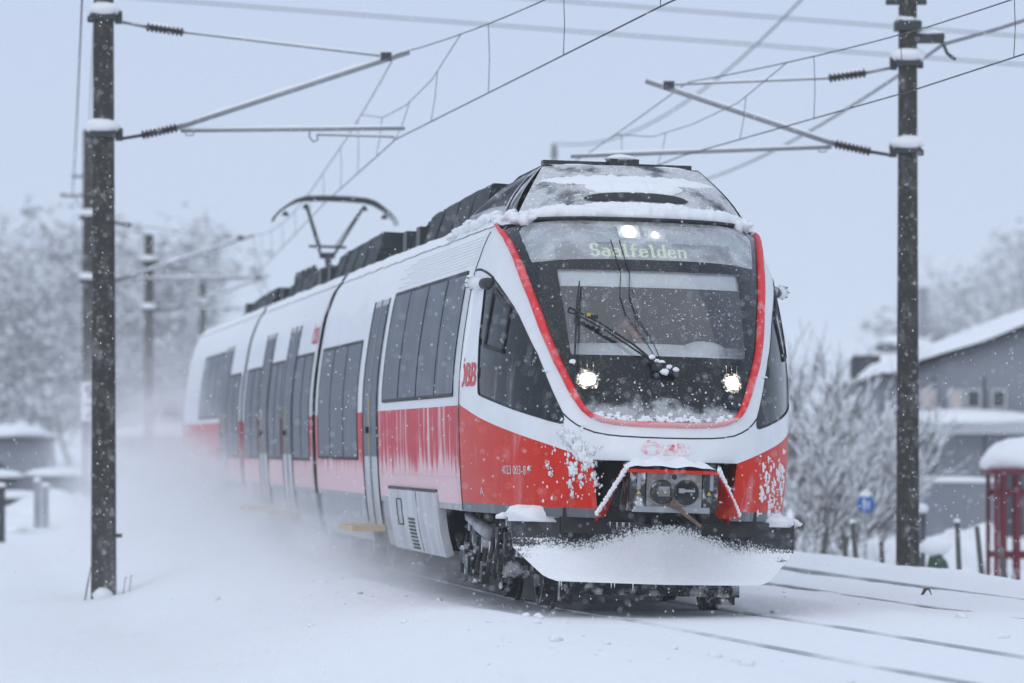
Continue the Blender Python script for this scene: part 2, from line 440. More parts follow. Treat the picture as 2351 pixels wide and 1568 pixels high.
def inside(p, poly):
    x, y = p; c = False; n = len(poly); j = n-1
    for i in range(n):
        xi, yi = poly[i]; xj, yj = poly[j]
        if (yi > y) != (yj > y) and x < (xj-xi)*(y-yi)/(yj-yi)+xi: c = not c
        j = i
    return c
def resample(poly, step, closed=True):
    o = []; n = len(poly)
    for i in range(n if closed else n-1):
        a = poly[i]; b = poly[(i+1) % n]; L = math.hypot(a[0]-b[0], a[1]-b[1]); k = max(1, int(L/step))
        for t in range(k): o.append((lerp(a[0], b[0], t/k), lerp(a[1], b[1], t/k)))
    if not closed: o.append(poly[-1])
    return o
def cdt_regions(polys, grid):
    """constrained triangulation: returns verts, tris"""
    vs, es = [], []
    for pl, closed in polys:
        o = len(vs); vs += [Vector(p) for p in pl]
        n = len(pl)
        es += [(o+i, o+(i+1) % n) for i in range(n if closed else n-1)]
    vs += [Vector(p) for p in grid]
    r = geometry.delaunay_2d_cdt(vs, es, [], 0, 1e-5)
    return r[0], r[2]
def patch(mb, fn, poly, gs=(.03, .05), m=0):
    poly = resample(poly, min(gs))
    xs = [p[0] for p in poly]; ys = [p[1] for p in poly]; grid = []
    x = min(xs)
    while x < max(xs):
        y = min(ys)
        while y < max(ys):
            if inside((x, y), poly): grid.append((x, y))
            y += gs[1]
        x += gs[0]
    v, t = cdt_regions([(poly, True)], grid)
    fs = []
    for f in t:
        c = (sum(v[i].x for i in f)/3, sum(v[i].y for i in f)/3)
        if inside(c, poly):
            a, b2, c2 = (v[i] for i in f)
            if (b2-a).cross(c2-a) < 0: f = f[::-1]
            fs.append(tuple(f))
    mb.add([fn(p.x, p.y) for p in v], fs, m); return mb

# outlines measured on the photograph, as (setback, across, height) on the left half of the nose
ROUT = [(2.938,1.19,3.447),(2.693,1.194,3.41),(2.409,1.174,3.322),(2.163,1.15,3.211),(1.966,1.129,3.103),(1.77,1.108,2.979),(1.597,1.084,2.857),(1.42,1.053,2.737),(1.242,1.025,2.6),(1.07,.995,2.465),(.871,.945,2.297),(.732,.902,2.164),(.625,.856,2.058),(.511,.811,1.936),(.413,.764,1.839),(.318,.709,1.752),(.25,.645,1.695),(.19,.55,1.655),(.136,.43,1.634),(.082,.284,1.625),(.07,.14,1.622),(.068,0,1.621)]
RIN = [(2.745,1.176,3.441),(2.463,1.14,3.385),(2.214,1.105,3.29),(1.991,1.08,3.173),(1.778,1.06,3.048),(1.617,1.04,2.943),(1.451,1.015,2.822),(1.296,.985,2.702),(1.131,.953,2.574),(.96,.922,2.43),(.781,.878,2.28),(.672,.838,2.173),(.552,.788,2.043),(.433,.735,1.913),(.329,.68,1.8),(.28,.64,1.745),(.229,.58,1.706),(.181,.5,1.682),(.126,.38,1.668),(.09,.22,1.662),(.083,.1,1.66),(.083,0,1.66)]
gl = lambda L: [(-Gs(s, w, h) if w else 0.0, h) for s, w, h in L]
def mirror(L): return L + [(-g, h) for g, h in reversed(L[:-1])]
ro = mirror(gl(ROUT)); ri = mirror(gl(RIN))
SWIN = [(2.196,1.284,2.947),(2.011,1.253,2.874),(1.81,1.216,2.785),(1.598,1.171,2.68),(1.438,1.138,2.585),(1.273,1.106,2.474),(1.026,1.05,2.298),(.966,1.031,2.255),(.8,.982,2.09),(.628,.926,1.909),(.524,.887,1.804),(.455,.858,1.731),(.415,.849,1.68),(.41,.853,1.645),(.44,.878,1.641),(.54,.947,1.66),(.79,1.08,1.707),(1.11,1.207,1.759),(1.531,1.324,1.825),(2.009,1.413,1.889),(2.046,1.418,1.911),(2.222,1.398,2.42),(2.303,1.366,2.686),(2.381,1.345,2.858),(2.366,1.323,2.943)]
sw = gl(SWIN); swr = [(-g, h) for g, h in sw]
REDT = [(2.998,1.482,1.814),(2.496,1.464,1.757),(1.917,1.401,1.675),(1.496,1.323,1.617),(1.065,1.207,1.553),(.735,1.082,1.498),(.537,.983,1.46),(.364,.874,1.418),(.108,.629,1.329)]
rt = [(-1.0, 1.814)] + gl(REDT)[1:]
recess_top = [rt[-1], (-rt[-1][0], rt[-1][1])]
gr = lambda w, h: Gw(w, h)
rec = [(gr(-.629, 1.329), 1.329), (gr(.629, 1.329), 1.329), (gr(.575, .83), .83), (gr(-.575, .83), .83)]
redL = rt + [(gr(-.585, .91), .91), (-1.0, .915)]
redR = [(-g, h) for g, h in redL]
HT = 3.52

def build_shell():
    dom = [(-1, .83), (1, .83), (1, HT), (-1, HT)]
    polys = [(resample(dom, .05), True), (resample(ro, .02, False), False), (resample(sw, .02), True), (resample(swr, .02), True),
             (resample(rec, .03), True), (resample(redL, .02), True), (resample(redR, .02), True)]
    grid = []
    g = -.985
    while g < 1:
        h = .85
        while h < HT: grid.append((g, h)); h += .045
        g += .03
    v, t = cdt_regions(polys, grid)
    ring_poly = ro + [(.62, 3.6), (-.62, 3.6)]
    b = MB(); b.v = [tuple(nose(p.x, p.y)) for p in v]
    for f in t:
        c = (sum(v[i].x for i in f)/3, sum(v[i].y for i in f)/3)
        if (inside(c, ring_poly) and not (c[1] > 3.45 and abs(c[0]) > .6)) or inside(c, sw) or inside(c, swr) or inside(c, rec): continue
        a, b2, c2 = (v[i] for i in f)
        if (b2-a).cross(c2-a) < 0: f = f[::-1]
        m = 0
        if inside(c, redL) or inside(c, redR): m = 1
        elif c[1] < .92: m = 2
        b.f.append(tuple(f)); b.m.append(m)
    return b.build('cab_shell', [M['white_nose'], M['red_nose'], M['dark_skirt']], train, True)
shell = build_shell()
b = MB(); b.grid(lambda u, v: nose0(lerp(-1, 1, u), lerp(3.515, 3.655, v)), 40, 6); b.build('nose_roof', M['white_side'], shell, True)

# raised red rim round the windscreen
def ring():
    def rs(L, n):
        d = [0]
        P = [nose0(*p) for p in L]
        for a, b2 in zip(P, P[1:]): d.append(d[-1] + (b2-a).length)
        o = []
        for k in range(n):
            t = d[-1]*k/(n-1); i = 0
            while i < len(d)-2 and d[i+1] < t: i += 1
            u = (t-d[i])/max(1e-9, d[i+1]-d[i]); o.append((lerp(L[i][0], L[i+1][0], u), lerp(L[i][1], L[i+1][1], u)))
        return o
    n = 140; A = rs(ro, n); B = rs(ri, n); mb = MB()
    prof = [(0, -.01), (.04, .02), (.25, .036), (.55, .040), (.85, .034), (.97, .018), (1, -.01)]
    for a, b2 in zip(A, B):
        for u, off in prof: mb.v.append(tuple(nose(lerp(a[0], b2[0], u), lerp(a[1], b2[1], u), off)))
    k = len(prof)
    for i in range(n-1):
        for j in range(k-1):
            a = i*k+j; mb.f.append((a, a+k, a+k+1, a+1)); mb.m.append(0)
    o = mb.build('windscreen_rim', M['red_ring'], shell, True); o['label'] = 'raised red rim curving round the windscreen'
ring()

# windscreen: dark surround with a clear opening, header glass above
header = [(-.0, 3.495), (-.7, 3.49), (-.94, 3.467), (-1.02, 3.44), (-1.06, 3.38), (-1.035, 3.24), (-1.003, 3.085), (-.925, 3.093), (-.77, 3.11), (-.56, 3.12), (-.3, 3.124), (0, 3.125)]
hd = [(Gw(w, h), h) for w, h in header]; hd = hd + [(-g, h) for g, h in reversed(hd[1:-1])]
clear = [(Gw(w, h), h) for w, h in [(-.811, 3.02), (-.79, 2.6), (-.775, 2.262), (-.755, 2.248), (0, 2.25), (.755, 2.248), (.775, 2.262), (.79, 2.6), (.811, 3.02)]]
def build_screen():
    polys = [(resample(ri, .02, False), False), (resample(hd, .02), True), (resample(clear, .02), True), ([(-.8, HT), (.8, HT)], False)]
    grid = []
    g = -.7
    while g < .7:
        h = 1.65
        while h < HT: grid.append((g, h)); h += .04
        g += .03
    v, t = cdt_regions(polys, grid)
    scr = ri + [(.62, 3.55), (-.62, 3.55)]
    b = MB(); b.v = [tuple(nose(p.x, p.y, -.004)) for p in v]
    for f in t:
        c = (sum(v[i].x for i in f)/3, sum(v[i].y for i in f)/3)
        if not inside(c, scr) or inside(c, hd) or inside(c, clear) or c[1] > HT or (c[1] > 3.45 and abs(c[0]) > .6): continue
        a, b2, c2 = (v[i] for i in f)
        if (b2-a).cross(c2-a) < 0: f = f[::-1]
        b.f.append(tuple(f)); b.m.append(0)
    o = b.build('windscreen_surround', M['screen_black'], shell, True)
    b = MB(); patch(b, lambda g, h: nose(g, h, -.004), clear); w = b.build('windscreen', M['windscreen'], shell, True)
    b = MB(); patch(b, lambda g, h: nose(g, h, -.004), hd); b.build('header_glass', M['header_glass'], shell, True)
build_screen()

def strip(mb, pts, width, off, thick=.006, m=0, fn=nose):
    """a thin bar following the surface through (g,h) points"""
    n = len(pts); P = [fn(*p) for p in pts]
    for i in range(n):
        t = (P[min(i+1, n-1)] - P[max(i-1, 0)]).normalized()
        g, h = pts[i]; nn = (fn(g, h, .05) - fn(g, h, 0)).normalized()
        s = t.cross(nn).normalized()*width/2
        for q in (P[i]-s+nn*off, P[i]-s+nn*(off+thick), P[i]+s+nn*(off+thick), P[i]+s+nn*off): mb.v.append(tuple(q))
    o = len(mb.v) - 4*n
    for i in range(n-1):
        for k in range(4):
            a = o+i*4; mb.f.append((a+k, a+4+k, a+4+(k+1) % 4, a+(k+1) % 4)); mb.m.append(m)
    mb.f.append((o, o+1, o+2, o+3)); mb.m.append(m); e = o+4*(n-1); mb.f.append((e+3, e+2, e+1, e)); mb.m.append(m)
    return mb
for sgn in (1, -1):
    pl = sw if sgn == 1 else swr
    b = MB(); patch(b, lambda g, h: nose(g, h, -.006), pl); swo = b.build('side_window', M['dark_glass'], shell, True)
    b = MB(); strip(b, resample(pl, .03) + [pl[0]], .012, -.004, .008); b.build('window_gasket', M['rubber'], swo, True)
    q = [(sgn*g, h) for g, h in gl([(2.107,1.287,2.851),(1.643,1.199,2.655),(1.529,1.262,2.309),(1.496,1.265,2.27),(2.003,1.375,2.331)])]
    b = MB(); strip(b, resample(q, .04) + [q[0]], .035, -.004, .014); b.build('sliding_pane_frame', M['rubber'], swo, True)
# dark joint under the rim, from side window to side window
pg = gl([(.455,.858,1.731),(.372,.806,1.675),(.301,.75,1.63),(.235,.685,1.597),(.181,.61,1.568),(.12,.5,1.549),(.078,.4,1.541),(.039,.218,1.535),(.03,0,1.533)])
b = MB(); strip(b, resample(mirror(pg), .03, False), .012, -.003, .006); b.build('panel_joint', M['rubber'], shell, True)
# seam between cab and car
for g_ in (-.999, .999):
    b = MB(); strip(b, [(g_, .84 + .045*i) for i in range(58)], .014, .0, .006); b.build('cab_seam', M['rubber'], shell, True)
# belt line curving from the car window tops into the side window
bl = gl([(2.99,1.36,3.044),(2.8,1.352,3.046),(2.658,1.343,3.04),(2.52,1.33,3.022),(2.391,1.313,2.999),(2.29,1.30,2.975),(2.196,1.284,2.947)])
for q_ in (bl, [(-g, h) for g, h in bl]):
    b = MB(); strip(b, q_, .02, -.002, .008); b.build('belt_line', M['rubber'], shell, True)

# ------------------------------------------------------------------ lettering
deps = None
def text_polys(body, size, bold=0.0, squeeze=1.0):
    cu = bpy.data.curves.new('t', 'FONT'); cu.body = body; cu.size = size; cu.offset = bold; cu.resolution_u = 4
    o = bpy.data.objects.new('t', cu); C.objects.link(o)
    dg = bpy.context.evaluated_depsgraph_get(); me = bpy.data.meshes.new_from_object(o.evaluated_get(dg))
    bm = bmesh.new(); bm.from_mesh(me); bmesh.ops.triangulate(bm, faces=bm.faces[:])
    for _ in range(1): bmesh.ops.subdivide_edges(bm, edges=[e for e in bm.edges if e.calc_length() > size*.3], cuts=1)
    bmesh.ops.triangulate(bm, faces=bm.faces[:])
    vs = [v.co.copy() for v in bm.verts]; bm.verts.index_update(); fs = [tuple(v.index for v in f.verts) for f in bm.faces]
    bm.free(); bpy.data.objects.remove(o); bpy.data.meshes.remove(me); bpy.data.curves.remove(cu)
    x0 = min(v.x for v in vs); x1 = max(v.x for v in vs); y0 = min(v.y for v in vs); y1 = max(v.y for v in vs)
    return [((v.x-x0)/(x1-x0), (v.y-y0)/(y1-y0)) for v in vs], fs
def letter(name, body, fn, mat, parent, bold=.0):
    vs, fs = text_polys(body, 1.0, bold)
    return MB().add([fn(u, v) for u, v in vs], fs).build(name, mat, parent)
letter('front_logo', 'ÖBB', lambda u, v: nose(Gw(lerp(-.225, .205, u), 1.4), lerp(1.385, 1.512, v), .004), M['logo_frost'], shell, .03)
def arcn(s, h, off, sd=-1):    # a point on the cab side at setback s
    b = min(1, max(0, (SS-s)/(SS-S0(h)))); r = (1-b*b)**(1/2.8); return nose(sd*2/pi*math.asin(min(1, r)), h, off)
def sidept(s, h, off=0.0, sd=-1):
    dW = (Wd(h+.01)-Wd(h-.01))/.02; n = Vector((1, 0, -dW)).normalized()
    p = Vector((Wd(h), s, h)) + n*off
    return Vector((sd*p.x, p.y, p.z))
def sideany(s, h, off, sd=-1): return sidept(s, h, off, sd) if s > SS else arcn(s, h, off, sd)
letter('side_logo', 'ÖBB', lambda u, v: sideany(lerp(2.96, 2.15, u), lerp(1.965, 2.235, v), .006), M['logo_red'], shell, .02)
letter('side_logo', 'ÖBB', lambda u, v: sideany(lerp(2.15, 2.96, u), lerp(1.965, 2.235, v), .006, 1), M['logo_red'], shell, .02)
letter('fleet_number', '4023 003-8', lambda u, v: arcn(lerp(1.29, .80, u), lerp(1.185, 1.262, v), .004), M['print_frost'], shell)
letter('small_print', 'A', lambda u, v: arcn(lerp(2.0, 1.86, u), lerp(.99, 1.06, v), .004), M['print_frost'], shell)

# ------------------------------------------------------------------ headlights, destination display
def lampcluster(cw, ch):
    rnd = random.Random(int(abs(cw)*1000))
    def irregular(rx, rz, off, rag, seed, name, mat, parent):
        pl = []
        for k in range(44):
            a = 2*pi*k/44; q = 1/max(abs(math.cos(a)), abs(math.sin(a)))**.35
            q *= 1 + rag*noise.noise(Vector((math.cos(a)*3, math.sin(a)*3, seed))) + rag*.8*noise.noise(Vector((math.cos(a)*9, math.sin(a)*9, seed)))
            w, h = cw + rx*q*math.cos(a), ch + rz*q*math.sin(a); pl.append((Gw(w, h), h))
        b = MB(); patch(b, lambda g, h: nose(g, h, off), pl, (.02, .03)); return b.build(name, M[mat], parent, True)
    o = irregular(.092, .082, .001, .22, cw, 'headlight', 'lamp_glare', train)  # outer patch carries the painted glare
    irregular(.062, .056, .004, .12, cw + 3, 'lamp_lens', 'lamp', o)
    for dx in (-.05, .0, .05):
        b = MB(); strip(b, [(Gw(cw+dx, ch+.07), ch+.07), (Gw(cw+dx, ch+.15), ch+.15)], .005, .001, .003); b.build('lamp_glare_streak', M['lamp_glare'], o)  # glare streaks above the lamp, painted as glowing strips
lampcluster(-.645, 2.03); lampcluster(.625, 2.03)
# inner display carrier behind the header glass
def header_in(w, h, d): 
    p = nose(Gw(w, h), h, 0); return Vector((w, p.y + d, h))
b = MB(); b.grid(lambda u, v: header_in(lerp(-.80, .80, u), lerp(3.13, 3.285, v), .05), 16, 4); disp = b.build('destination_display', M['cab_wall'], train, True)
b = MB(); b.grid(lambda u, v: header_in(lerp(-1.05, 1.05, u), lerp(3.12, 3.47, v), .10 + .06*v), 16, 4); b.build('display_housing', M['interior'], disp, True)
GLY = {'S': ['.####.', '##..##', '##....', '##....', '.####.', '....##', '....##', '##..##', '.####.'],
 'a': ['......', '......', '......', '.####.', '....##', '.#####', '##..##', '##..##', '.#####'],
 'l': ['###...', '.##...', '.##...', '.##...', '.##...', '.##...', '.##...', '.##...', '.###..'],
 'f': ['..###.', '.##...', '.##...', '#####.', '.##...', '.##...', '.##...', '.##...', '.##...'],
 'e': ['......', '......', '......', '.####.', '##..##', '######', '##....', '##..##', '.####.'],
 'd': ['....##', '....##', '....##', '.#####', '##..##', '##..##', '##..##', '##..##', '.#####'],
 'n': ['......', '......', '......', '#####.', '##..##', '##..##', '##..##', '##..##', '##..##']}
def led():
    b = MB(); cols = 0; cells = []
    for ch in 'Saalfelden':
        g = GLY[ch]; wd = max(len(r.rstrip('.')) for r in g)
        for j, row in enumerate(g):
            for i, c in enumerate(row):
                if c == '#': cells.append((cols+i, j))
        cols += wd + 1
    cols -= 1; w0, w1, h0, h1 = -.50, .365, 3.148, 3.272
    cw = (w1-w0)/cols; chh = (h1-h0)/9
    for (i, j) in cells:
        for a in range(2):
            for e in range(2):
                x = w0 + cw*(i + .05 + .48*a); y = h1 - chh*(j + .52 + .48*e)
                q = [header_in(x, y, .044), header_in(x+cw*.40, y, .044), header_in(x+cw*.40, y+chh*.40, .044), header_in(x, y+chh*.40, .044)]
                b.add(q, [(0, 1, 2, 3)])
    b.build('display_text', M['led'], disp)['label'] = 'green dot matrix lettering Saalfelden'
led()
for w, h, r, mt in ((-.118, 3.395, .062, 'lamp_top'), (.115, 3.37, .03, 'lamp_top')):
    b = MB(); c = header_in(w, h, .045); b.add([c] + [header_in(w + r*math.cos(2*pi*k/18), h + r*.95*math.sin(2*pi*k/18), .05) for k in range(18)], [(0, 1+k, 1+(k+1) % 18) for k in range(18)])
    o = b.build('top_headlight', M[mt], train)
    b = MB(); b.grid(lambda u, v: header_in(w + lerp(-.10, .10, u), lerp(h-.065, h+.06, v), .07), 6, 4); b.build('lamp_reflector', M['interior'], o)

# ------------------------------------------------------------------ wiper, cab fittings
def on(w, h, off): return nose(Gw(w, h), h, off)
def wiper():
    piv = on(-.03, 2.13, .05)
    b = MB(); b.tube([on(-.03, 2.13, .0), piv], .045, 10); b.box(piv, (.15, .08, .07)); b.box(on(.04, 2.10, .04), (.12, .06, .06)); root = b.build('wiper', M['black'], train)
    b = MB(); b.tube([piv, on(-.25, 2.30, .07), on(-.5, 2.475, .075), on(-.729, 2.62, .07)], .011, 6)
    b.tube([on(-.06, 2.16, .03), on(-.3, 2.31, .05), on(-.5, 2.45, .055), on(-.70, 2.575, .06)], .009, 6)
    b.tube([on(-.729, 2.62, .07), on(-.745, 2.58, .07), on(-.70, 2.565, .065)], .008, 6); b.build('arm', M['black'], root)
    b = MB(); b.tube([on(-.635, 2.886, .03), on(-.66, 2.75, .035), on(-.685, 2.60, .035), on(-.71, 2.40, .035), on(-.736, 2.163, .03)], [.006, .010, .014, .010, .006], 6); b.build('blade', M['black'], root)
    b = MB(); b.box(on(-.585, 2.548, .08), (.035, .03, .03)); b.build('nozzle', M['yellow'], root)
    b = MB(); b.box(on(-.545, 2.525, .08), (.06, .03, .035)); b.build('nozzle_joint', M['black'], root)
    b = MB()
    for i, (w, h, r) in enumerate([(-.10, 2.20, .03), (-.02, 2.15, .035), (.04, 2.12, .035), (.10, 2.10, .03), (-.06, 2.17, .022), (.0, 2.075, .04), (-.736, 2.155, .028)]):
        b.blob(on(w, h, .07), (r, r*.8, r*.7), i, .4, 2.2, 9, 6)
    b.build('snow_clots', M['snow'], root, True, 'stuff')
    for dx in (0, .075):
        b = MB(); b.tube([on(-.31+dx, 3.30, .004), on(-.29+dx, 3.12, .004), on(-.27+dx, 3.0, .01), on(-.31+dx*1.1, 2.78, .012), on(-.28+dx*1.15, 2.6, .012), on(-.15+dx*.9, 2.40, .012), on(-.06+dx*.5, 2.22, .015)], .0045, 5); b.build('washer_hose', M['black'], root)
wiper()
# cab interior
def cab():
    b = MB(); b.box((0, 2.95, 2.2), (2.3, .04, 2.1)); wl = b.build('cab_back_wall', M['cab_wall'], train)
    b = MB()
    for x in (.17, .64, -.5): b.box((x, 2.94, 2.4), (.03, .04, 1.7))
    b.build('wall_trim', M['galv'], wl)
    b = MB(); b.box((.75, 2.9, 2.35), (.45, .06, .5)); b.build('cabinet', M['dark_metal'], wl)
    b = MB(); b.box((0, 2.15, 1.25), (1.8, 1.6, .06)); b.build('cab_floor', M['cab_wall'], train)
    b = MB(); b.grid(lambda u, v: header_in(lerp(-.88, .88, u), lerp(2.885, 3.06, v), .05), 16, 3); b.grid(lambda u, v: header_in(lerp(-.88, .88, u), lerp(2.865, 2.885, v), .04), 16, 1); b.build('sun_blind', M['dash'], train, True)
    b = MB(); b.grid(lambda u, v: Vector((lerp(-1.0, 1.0, u), lerp(.52, 1.28, v) + .25*(2*u-1)**2, lerp(2.12, 2.375, v) - .03*(2*u-1)**2)), 12, 6)
    b.blob((.5, 1.28, 2.28), (.24, .22, .13), 3, .05); b.build('dashboard', M['dash'], train, True)
    b = MB(); b.blob((-.54, 2.25, 2.6), (.115, .05, .17), 3, .04, nu=20, nv=14); st = b.build('driver_seat', M['seat_cloth'], train, True)
    b = MB(); b.box((-.54, 2.27, 2.1), (.42, .1, .75)); b.box((-.54, 2.0, 1.75), (.44, .5, .12)); b.build('cushion', M['seat_cloth'], st)
    b = MB(); b.tube([(-.54, 2.05, 1.28), (-.54, 2.05, 1.7)], .06, 8); b.build('seat_post', M['dark_metal'], st)
cab()
# rear-view camera pods
for sd in (-1, 1):
    ball = Vector((sd*1.442, 2.62, 2.915)); base = Vector((sd*1.30, 2.30, 2.90)); ax = (base-ball).normalized()
    b = MB(); b.blob(ball, (.060, .066, .062), 5, .02, nu=20, nv=14); root = b.build('camera_pod', M['white_paint'], train, True)
    b = MB(); b.tube([ball + ax*.01, ball + ax*.12, ball + ax*.22], [.060, .056, .050], 18); b.build('housing', M['white_paint'], root, True)
    b = MB(); b.tube([ball + ax*.20, ball + ax*.30, ball + ax*.42], [.047, .058, .05], 14); b.build('mounting_foot', M['black_frost'], root, True)
    sx = ax.cross(Vector((0, 0, 1))).normalized(); up_ = sx.cross(ax).normalized()
    for k in range(8):
        a = 2*pi*k/8
        b = MB(); d_ = sx*math.cos(a) + up_*math.sin(a); p0 = ball + ax*.015 + d_*.062; b.tube([p0 - ax*.03, p0 + ax*.012], .0045, 5); b.build('vent_slot', M['black'], root)
    b = MB(); b.blob(ball + Vector((0, 0, .055)), (.045, .05, .018), 8, .3); b.build('snow_cap', M['snow'], root, True)

# ------------------------------------------------------------------ car bodies
BH = [.83, .89, 1.0, 1.15, 1.35, 1.576, 1.80, 2.0, 2.15, 2.3, 2.46, 2.617, 2.74, 2.85, 2.95, 3.05, 3.11, 3.16, 3.23, 3.3, 3.37, 3.445, 3.5, 3.55, 3.59, 3.62, 3.645]
def car_body(s0, s1, first=False):
    ss = [s0]; 
    while ss[-1] < s1 - .6: ss.append(ss[-1] + .5)
    ss.append(s1); b = MB(); prof = [(-Wd(h), h) for h in BH] + [(0, 3.67)] + [(Wd(h), h) for h in reversed(BH)]
    n = len(prof)
    for s in ss:
        for w, h in prof: b.v.append((w, s, h))
    for i in range(len(ss)-1):
        for j in range(n-1):
            hm = (prof[j][1]+prof[j+1][1])/2
            a = i*n+j; b.f.append((a, a+1, a+n+1, a+n)); b.m.append(0 if hm < .89 else 1 if hm < 1.8 else 2)
    for i, fl in ((0, True), (len(ss)-1, False)):
        f = tuple(i*n+j for j in range(n)); b.f.append(f[::-1] if not fl else f); b.m.append(2 if (first and i == 0) else 3)
    return b.build('car_body', [M['grey_skirt'], M['red_side'], M['white_side'], M['black']], train, True)
cars = [car_body(3.0, 19.2, True), car_body(19.72, 33.0), car_body(33.45, 49.6)]
for s0, s1 in ((19.2, 19.72), (33.0, 33.45)):
    b = MB(); prof = [(-Wd(h)*.955, h) for h in BH] + [(Wd(h)*.955, h) for h in reversed(BH)]
    k = 7
    for i in range(k):
        q = 1.0 if i % 2 else .97
        for w, h in prof: b.v.append((w*q, lerp(s0-.05, s1+.05, i/(k-1)), h*lerp(.99, 1, i % 2)))
    n = len(prof)
    for i in range(k-1):
        for j in range(n-1): a = i*n+j; b.f.append((a, a+1, a+n+1, a+n)); b.m.append(0)
    b.build('gangway_bellows', M['black'], train)
    b = MB()
# tail of the train: a plain rounded rear cab
b = MB()
def tailpt(u, v):
    g = lerp(-1, 1, u); h = lerp(.83, 3.6, v); p = nose0(g, min(h, 3.6)); return (p.x, 49.6 + (3.0 - p.y), h)
b.grid(tailpt, 24, 18, flip=True); b.build('rear_cab', M['red_nose'], train, True)['label'] = 'rear cab of the train lost in blown snow'

def side_panel(name, s0, s1, h0, h1, off, mat, parent, sd=-1, thick=.03, rnd=.0, smooth=True):
    b = MB(); nh = max(2, int((h1-h0)/.12)); ns = 2
    b.grid(lambda u, v: sidept(lerp(s0, s1, u), lerp(h0, h1, v), off, sd), ns, nh, flip=(sd < 0))
    edges = [((s0, h0), (s1, h0)), ((s1, h0), (s1, h1)), ((s1, h1), (s0, h1)), ((s0, h1), (s0, h0))]
    for (a, b2) in edges:
        k = nh if a[0] == b2[0] else 1
        b.grid(lambda u, v: sidept(lerp(a[0], b2[0], u), lerp(a[1], b2[1], u), lerp(off, off-thick, v), sd), k, 1)
    o = b.build(name, mat, parent); return autosmooth(o, 50)
def frame_strip(name, s0, s1, h0, h1, wd, off, mat, parent, sd=-1):
    b = MB()
    f = lambda s, h, o=0.0: sidept(s, h, o, sd)
    pts = resample([(s0, h0), (s1, h0), (s1, h1), (s0, h1)], .12); strip(b, pts + [pts[0]], wd, off, .01, fn=f)
    return b.build(name, mat, parent, True)
def window_row(car, s0, s1, h0, h1, cuts, sd):
    ed = [s0] + cuts + [s1]
    for a, c in zip(ed, ed[1:]):
        o = side_panel('window', a+.03, c-.03, h0, h1, .006, M['side_glass'], car, sd)
    frame = frame_strip('window_frame', s0, s1, h0-.01, h1+.01, .035, .0, M['rubber'], car, sd)
    for c in cuts:
        b = MB(); strip(b, [(c, lerp(h0, h1, i/8)) for i in range(9)], .035, .0, .012, fn=lambda s, h, o=0.0: sidept(s, h, o, sd)); b.build('window_divider', M['rubber'], car, True)
def door(s0, s1, sd, step=True):
    root = side_panel('door', s0, s1, .56, 3.03, .004, M['grey_panel'], train, sd)
    mid = (s0+s1)/2
    for a, c in ((s0+.10, mid-.06), (mid+.06, s1-.10)):
        side_panel('door_window', a, c, 1.31, 2.96, .010, M['side_glass'], root, sd)
    b = MB(); ff = lambda s, h, o=0.0: sidept(s, h, o, sd)
    for s, wd in ((s0, .04), (s1, .04)):
        b = MB(); strip(b, [(s, lerp(.58, 3.03, i/14)) for i in range(15)], wd, .004, .010, fn=ff); b.build('door_seal', M['rubber'], root, True)
    b = MB(); strip(b, [(mid, lerp(.56, 3.03, i/14)) for i in range(15)], .05, .006, .012, fn=ff); b.build('leaf_edge', M['galv'], root, True)
    b = MB(); strip(b, [(mid+.06, lerp(1.33, 1.95, i/5)) for i in range(6)], .03, .012, .01, fn=ff); b.build('handrail', M['yellow'], root, True)
    b = MB(); b.box(sidept(mid+.05, 1.60, .03, sd), (.05, .09, .07)); b.build('door_button', M['black'], root)
    b = MB(); b.hexa([Vector((sd*1.36, s0-.05, .50)), Vector((sd*1.36, s1+.05, .50)), Vector((sd*1.72, s1+.05, .49)), Vector((sd*1.72, s0-.05, .49)),
                      Vector((sd*1.36, s0-.05, .56)), Vector((sd*1.36, s1+.05, .56)), Vector((sd*1.72, s1+.05, .55)), Vector((sd*1.72, s0-.05, .55))]); b.build('folding_step', M['tan_step'], root)
